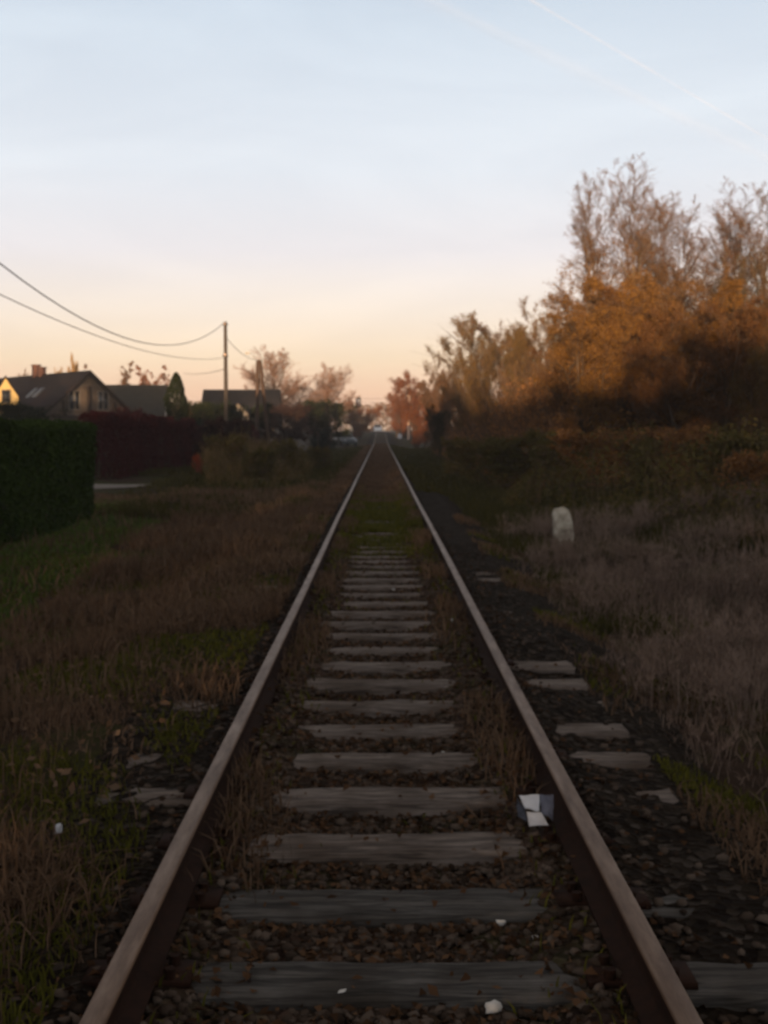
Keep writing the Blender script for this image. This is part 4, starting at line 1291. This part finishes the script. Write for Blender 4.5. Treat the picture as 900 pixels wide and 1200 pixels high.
# ------------------------------------------------------------------ poles and wires
pt = P(264, 377, 60); g0 = float(gh(pt[0], 60)); Hh = pt[2] - g0
pole = thing("utility_pole", "tall grey concrete utility pole carrying the sagging wires", "pole", (pt[0], 60, g0))
mb = MB(); mb.prism([(-.12, 0), (.12, 0), (.075, Hh), (-.075, Hh)], 'y', -.09, .09); 
for k in range(9):
    pass
mb.build("shaft", M['concrete'], pole)
for zz in (Hh - .15, Hh - 1.75):
    mb = MB(); mb.box((-.16, -.13, zz - .035), (.16, -.10, zz + .035)); mb.box((-.02, -.22, zz - .02), (.02, -.13, zz + .02))
    b_ = mb.build("bracket", M['galv'], pole)
    mb = MB(); mb.tubes(np.array([[0, -.2, zz - .0], [0, -.2, zz + .05], [0, -.2, zz + .12]]), np.array([.035, .045, .025]), 8); mb.build("insulator", M['pole_paint'], b_)

pa = P(303, 422, 76); ga = float(gh(pa[0], 76)); Ha = pa[2] - ga
ap = thing("two_legged_pole", "two-legged wooden pole with splayed legs and small lamp, before the pink round tree", "pole", (pa[0], 76, ga))
for dx in (-.22, .75):
    mb = MB(); mb.tubes(np.array([[dx, 0, -.3], [dx * .5 + .01, 0, Ha * .5], [.02 + (.09 if dx > 0 else -.08), 0, Ha]]), np.array([.15, .13, .11]), 9)
    mb.build("leg", M['polewood'], ap)
mb = MB(); mb.box((-.14, -.17, Ha - .55), (.22, -.11, Ha - .43)); mb.box((-.06, -.16, 1.7), (.45, -.11, 1.82)); mb.build("cross_brace", M['polewood'], ap)
mb = MB(); mb.tubes(np.array([[-.05, -.05, Ha - .2], [-.35, -.08, Ha + .35], [-.6, -.1, Ha + .42]]), np.array([.025, .022, .02]), 6)
arm = mb.build("lamp_arm", M['galv'], ap)
mb = MB(); mb.prism([(-.85, Ha + .36), (-.55, Ha + .40), (-.52, Ha + .48), (-.72, Ha + .52), (-.85, Ha + .45)], 'y', -.2, .02); mb.build("lamp_head", M['galv'], arm)
mb = MB(); a = np.arange(12) * math.pi / 6
V = [(-.36 + .22 * math.cos(t), yy, 1.62 + .22 * math.sin(t)) for yy in (-.22, -.19) for t in a]
mb.add(V, [(k, (k + 1) % 12, 12 + (k + 1) % 12, 12 + k) for k in range(12)]); mb.add(V[:12], [tuple(range(12))]); mb.add(V[12:], [tuple(reversed(range(12)))])
mb.build("round_plate", M['white'], ap)


def wire(label, p0, p1, z0, b, c_, n=28, r_=.016):
    t = np.linspace(0, 1, n)[:, None]
    q = np.array(p0)[None, :2] * (1 - t) + np.array(p1)[None, :2] * t
    z = z0 + b * t + c_ * t * t
    mb = MB()
    mb.tubes(np.concatenate([q, z], 1), np.full(n, r_), 6)
    return tag(mb.build("power_wire", M['cable'], smooth_=True), label, "wire", "overhead wires on the house side")


# second pole outside the frame carries the near ends
np_ = (-9.0, 15.0); gq = float(gh(*np_))
pole2 = thing("utility_pole", "grey concrete utility pole at the near end of the sagging wires", "pole", (np_[0], np_[1], gq))
mb = MB(); mb.prism([(-.13, 0), (.13, 0), (.09, 8.2), (-.09, 8.2)], 'y', -.1, .1); mb.build("shaft", M['concrete'], pole2)
zt = pt[2]
wire("thick slack wire hanging in a deep curve from the concrete pole's tip", (pt[0], 59.8), np_, zt - .05, -10.43, 10.98, r_=.017)
wire("thinner wire below the deep-hanging one, meeting the concrete pole lower down", (pt[0], 59.8), np_, zt - 1.85, -3.92, 4.16, r_=.012)
pw = P(297, 452, 76)
wire("short wire dropping from the concrete pole to the two-legged pole", (pt[0] + .05, 60.1), (pa[0], 75.9), P(267, 396, 60)[2], -1.2 - (P(267, 396, 60)[2] - pa[2]) + .0, 1.2, r_=.016)
far = P(215, 437, 118)
ztt = P(262, 432, 60.2)[2]
wire("faint wire running back from the concrete pole toward the grey roofed house", (pt[0], 60.2), (far[0], 118), ztt, far[2] - ztt - .8, .8, r_=.02)

# ------------------------------------------------------------------ far track side: signal mast, pale pole, hut, cars
sp = P(420, 504, 165); gs = float(gh(sp[0], 165)); zs = P(420, 465, 165)[2] - gs
sg = thing("signal_mast", "far mast with rounded white signal board, house side of the rails", "signal", (sp[0], 165, gs))
mb = MB(); mb.tubes(np.array([[0, .1, -.2], [0, .1, zs * .5], [0, .1, zs - .1]]), np.array([.10, .09, .08]), 8); mb.build("mast", M['polewood'], sg)
mb = MB(); poly = [(-.38, zs - 1.35), (.38, zs - 1.35)] + [(.38 * math.cos(t), zs - .38 + .38 * math.sin(t)) for t in np.linspace(0, math.pi, 9)]
mb.prism(poly, 'y', -.06, .0); bd = mb.build("board", M['timber'], sg)
mb = MB(); poly = [(-.24, zs - 1.28), (.24, zs - 1.28), (.24, zs - .42), (.12, zs - .26), (-.12, zs - .26), (-.24, zs - .42)]
mb.prism(poly, 'y', -.09, -.062); mb.build("white_field", M['white'], bd)

pp = P(478.5, 504, 160); gp = float(gh(pp[0], 160)); zp = P(478, 447, 160)[2] - gp
pl = thing("pale_pole", "slim pale pole lit by the sun, over the small hut", "pole", (pp[0], 160, gp))
mb = MB(); mb.tubes(np.array([[0, 0, -.2], [.03, 0, zp * .5], [0, 0, zp]]), np.array([.13, .12, .10]), 8); mb.build("shaft", M['pole_paint'], pl)
mb = MB(); mb.box((-.7, -.06, zp - .5), (.7, .06, zp - .38)); mb.build("crossarm", M['polewood'], pl)
for dz, nm in ((0, "upper"), (.5, "lower")):
    t = np.linspace(0, 1, 14)[:, None]
    A_ = np.array([sp[0], 165.1, gs + zs - .15 - dz]); B_ = np.array([pp[0], 160, gp + zs + .2 - dz])
    q = A_ * (1 - t) + B_ * t; q[:, 2] -= .35 * (1 - (2 * t[:, 0] - 1) ** 2)
    mb = MB(); mb.tubes(q, np.full(14, .022), 6)
    tag(mb.build("power_wire", M['cable']), f"{nm} thin wire crossing high over the far track to the pale pole", "wire", "wires over the far track")

hp = P(472.5, 504, 170); gq = float(gh(hp[0], 170))
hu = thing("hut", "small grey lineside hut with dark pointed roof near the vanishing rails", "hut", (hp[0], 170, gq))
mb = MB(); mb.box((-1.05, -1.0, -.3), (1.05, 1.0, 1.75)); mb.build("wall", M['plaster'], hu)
mb = MB(); V = [(-1.35, -1.3, 1.7), (1.35, -1.3, 1.7), (1.35, 1.3, 1.7), (-1.35, 1.3, 1.7), (-.25, 0, 2.75), (.25, 0, 2.75)]
mb.add(V, [(0, 1, 5, 4), (2, 3, 4, 5), (3, 2, 1, 0)]); mb.add(V, [(1, 2, 5), (3, 0, 4)]); mb.build("roof", M['roof_slate'], hu)
mb = MB(); mb.box((.1, -1.06, -.2), (.8, -1.0, 1.4)); dr = mb.build("door", M['timber'], hu)
mb = MB(); mb.box((.68, -1.1, .6), (.74, -1.06, .72)); mb.build("handle", M['galv'], dr)
bp_ = P(468.5, 511, 150); gb_ = float(gh(bp_[0], 150))
lp = thing("lineside_sign", "little white board on a short post before the hut", "sign", (bp_[0], 150, gb_))
mb = MB(); mb.box((-.04, -.04, -.2), (.04, .04, .8)); mb.build("post", M['galv'], lp)
mb = MB(); mb.prism([(-.26, .35), (.26, .35), (.26, .85), (.0, 1.0), (-.26, .85)], 'y', -.07, -.042); mb.build("board", M['white'], lp)


def car(label, px, Y, paint, rz, lift=0.0):
    p = P(px, 504, Y); g_ = float(gh(p[0], Y)) + lift
    root = thing("parked_car", label, "car", (p[0], Y, g_), rz)
    mb = MB()   # length along y, front at -y; lofted sections
    secs = [(-2.05, .55, .38, .62), (-1.95, .78, .28, .80), (-1.2, .84, .26, .92), (-.9, .85, .26, .95), (.9, .85, .26, 1.0), (1.7, .84, .28, .98), (2.0, .78, .32, .85)]
    V = []
    for (y, w_, zb, ztp) in secs:
        V += [(-w_, y, zb), (-w_ * 1.02, y, (zb + ztp) / 2), (-w_ * .93, y, ztp), (w_ * .93, y, ztp), (w_ * 1.02, y, (zb + ztp) / 2), (w_, y, zb)]
    mb.add(V, [(i * 6 + k, i * 6 + (k + 1) % 6, i * 6 + 6 + (k + 1) % 6, i * 6 + 6 + k) for i in range(len(secs) - 1) for k in range(6)])
    mb.add(V[:6], [tuple(range(6))]); mb.add(V[-6:], [tuple(reversed(range(6)))])
    # cabin
    C_ = [(-.77, -.95, .94), (.77, -.95, .94), (.79, 1.75, .97), (-.79, 1.75, .97), (-.62, -.25, 1.45), (.62, -.25, 1.45), (.64, 1.25, 1.45), (-.64, 1.25, 1.45)]
    mb.add(C_, [(4, 5, 6, 7), (0, 1, 5, 4), (1, 2, 6, 5), (2, 3, 7, 6), (3, 0, 4, 7)])
    mb.build("body", M[paint], root)
    def q(A_, B_, C2, D_, off): 
        m_ = MB(); v = np.array([A_, B_, C2, D_], float); cen = v.mean(0); v = cen + (v - cen) * .86 + np.array(off); m_.add(np.concatenate([v, v + np.array(off) * .5]), [(0, 1, 2, 3), (4, 5, 6, 7)]); return m_
    q(C_[0], C_[1], C_[5], C_[4], (0, -.012, .012)).build("windscreen", M['glass'], root)
    q(C_[1], C_[2], C_[6], C_[5], (.014, 0, .004)).build("side_window", M['glass'], root)
    q(C_[3], C_[0], C_[4], C_[7], (-.014, 0, .004)).build("side_window", M['glass'], root)
    for sx_ in (-.78, .78):
        for yy in (-1.3, 1.3):
            w_ = MB(); a_ = np.arange(14) * 2 * math.pi / 14
            V = [(sx_ + dx, yy + .31 * math.cos(t), .31 + .31 * math.sin(t)) for dx in (-.1, .1) for t in a_]
            w_.add(V, [(k, (k + 1) % 14, 14 + (k + 1) % 14, 14 + k) for k in range(14)]); w_.add(V[:14], [tuple(range(14))]); w_.add(V[14:], [tuple(reversed(range(14)))])
            w_.build("wheel", M['rubber'], root)
        l_ = MB(); cx = sx_ * .72; l_.box((cx - .13, -2.03, .60), (cx + .13, -1.95, .72)); l_.build("headlight", M['white'], root)
    return root


car("white car far off between the vanishing rails", 442.5, 221, 'carwhite', .0, .0)
car("grey blue car parked below the low red tree", 404, 128, 'carblue', .35, .0)

# pale rubble heap behind the weeds
hp = P(342, 504, 92); g0 = float(gh(hp[0], 92))
mb = MB(); r = np.random.default_rng(9)
V = []; F_ = []
for i in range(9):
    for j in range(21):
        a_ = 2 * math.pi * j / 20; rr_ = i / 8
        hgt = 1.1 * (1 - rr_ ** 3.2) * (.85 + .15 * math.sin(a_ * 2 + 1)) + r.normal(0, .04) * (i < 8)
        V.append((1.45 * rr_ * math.cos(a_) * (1 + .1 * math.sin(3 * a_)), 1.3 * rr_ * math.sin(a_), max(-.1, hgt)))
for i in range(8):
    for j in range(20):
        F_.append((i * 21 + j, i * 21 + 21 + j, i * 21 + 22 + j, i * 21 + j + 1))
mb.add(V, F_)
tag(mb.build("rubble_heap", M['heap'], loc=(hp[0], 92, g0)), "low pale grey rubble heap behind the ochre weeds", "heap")

# ------------------------------------------------------------------ contrails
def contrail(label, a, b, alt, rad, alpha, n_shell):
    def q(px, py):
        d = RM @ np.array([(px - 450) / F, (600 - py) / F, -1.0]); return CAMP + d * ((alt - CAMP[2]) / d[2])
    A_, B_ = q(*a), q(*b)
    A_, B_ = A_ - (B_ - A_) * .6, B_ + (B_ - A_) * 1.2
    mb = MB(); t = np.linspace(0, 1, 60)[:, None]
    for k in range(n_shell):
        pts = A_ * (1 - t) + B_ * t
        rr_ = rad * (1 - k / (n_shell + .4)) * (1 + .18 * np.sin(t[:, 0] * 41 + k))
        mb.tubes(pts, rr_, 10)
    return tag(mb.build("contrail", contrail_mat(alpha), smooth_=True), label, "contrail", "aircraft trails in the sky", )


contrail("thin bright aircraft trail, the sharper of two slanting over the trees", (622, 0), (900, 163), 2600, 11, .026, 3)
contrail("broad faint aircraft trail slanting below the sharp one", (500, 0), (900, 186), 2500, 55, .008, 4)

# ------------------------------------------------------------------ evening air
m, nt, out = new_mat("evening_haze")
pv = nt.nodes.new("ShaderNodeVolumePrincipled")
pv.inputs["Color"].default_value = (.93, .90, .90, 1); pv.inputs["Density"].default_value = HAZE
pv.inputs["Anisotropy"].default_value = 0.0
nt.links.new(pv.outputs[0], out.inputs["Volume"])
mb = MB(); mb.box((-4100, -3100, -3), (4100, 5100, 16)); 
tag(mb.build("haze", m), "thin evening haze over the track", "haze", kind="stuff")
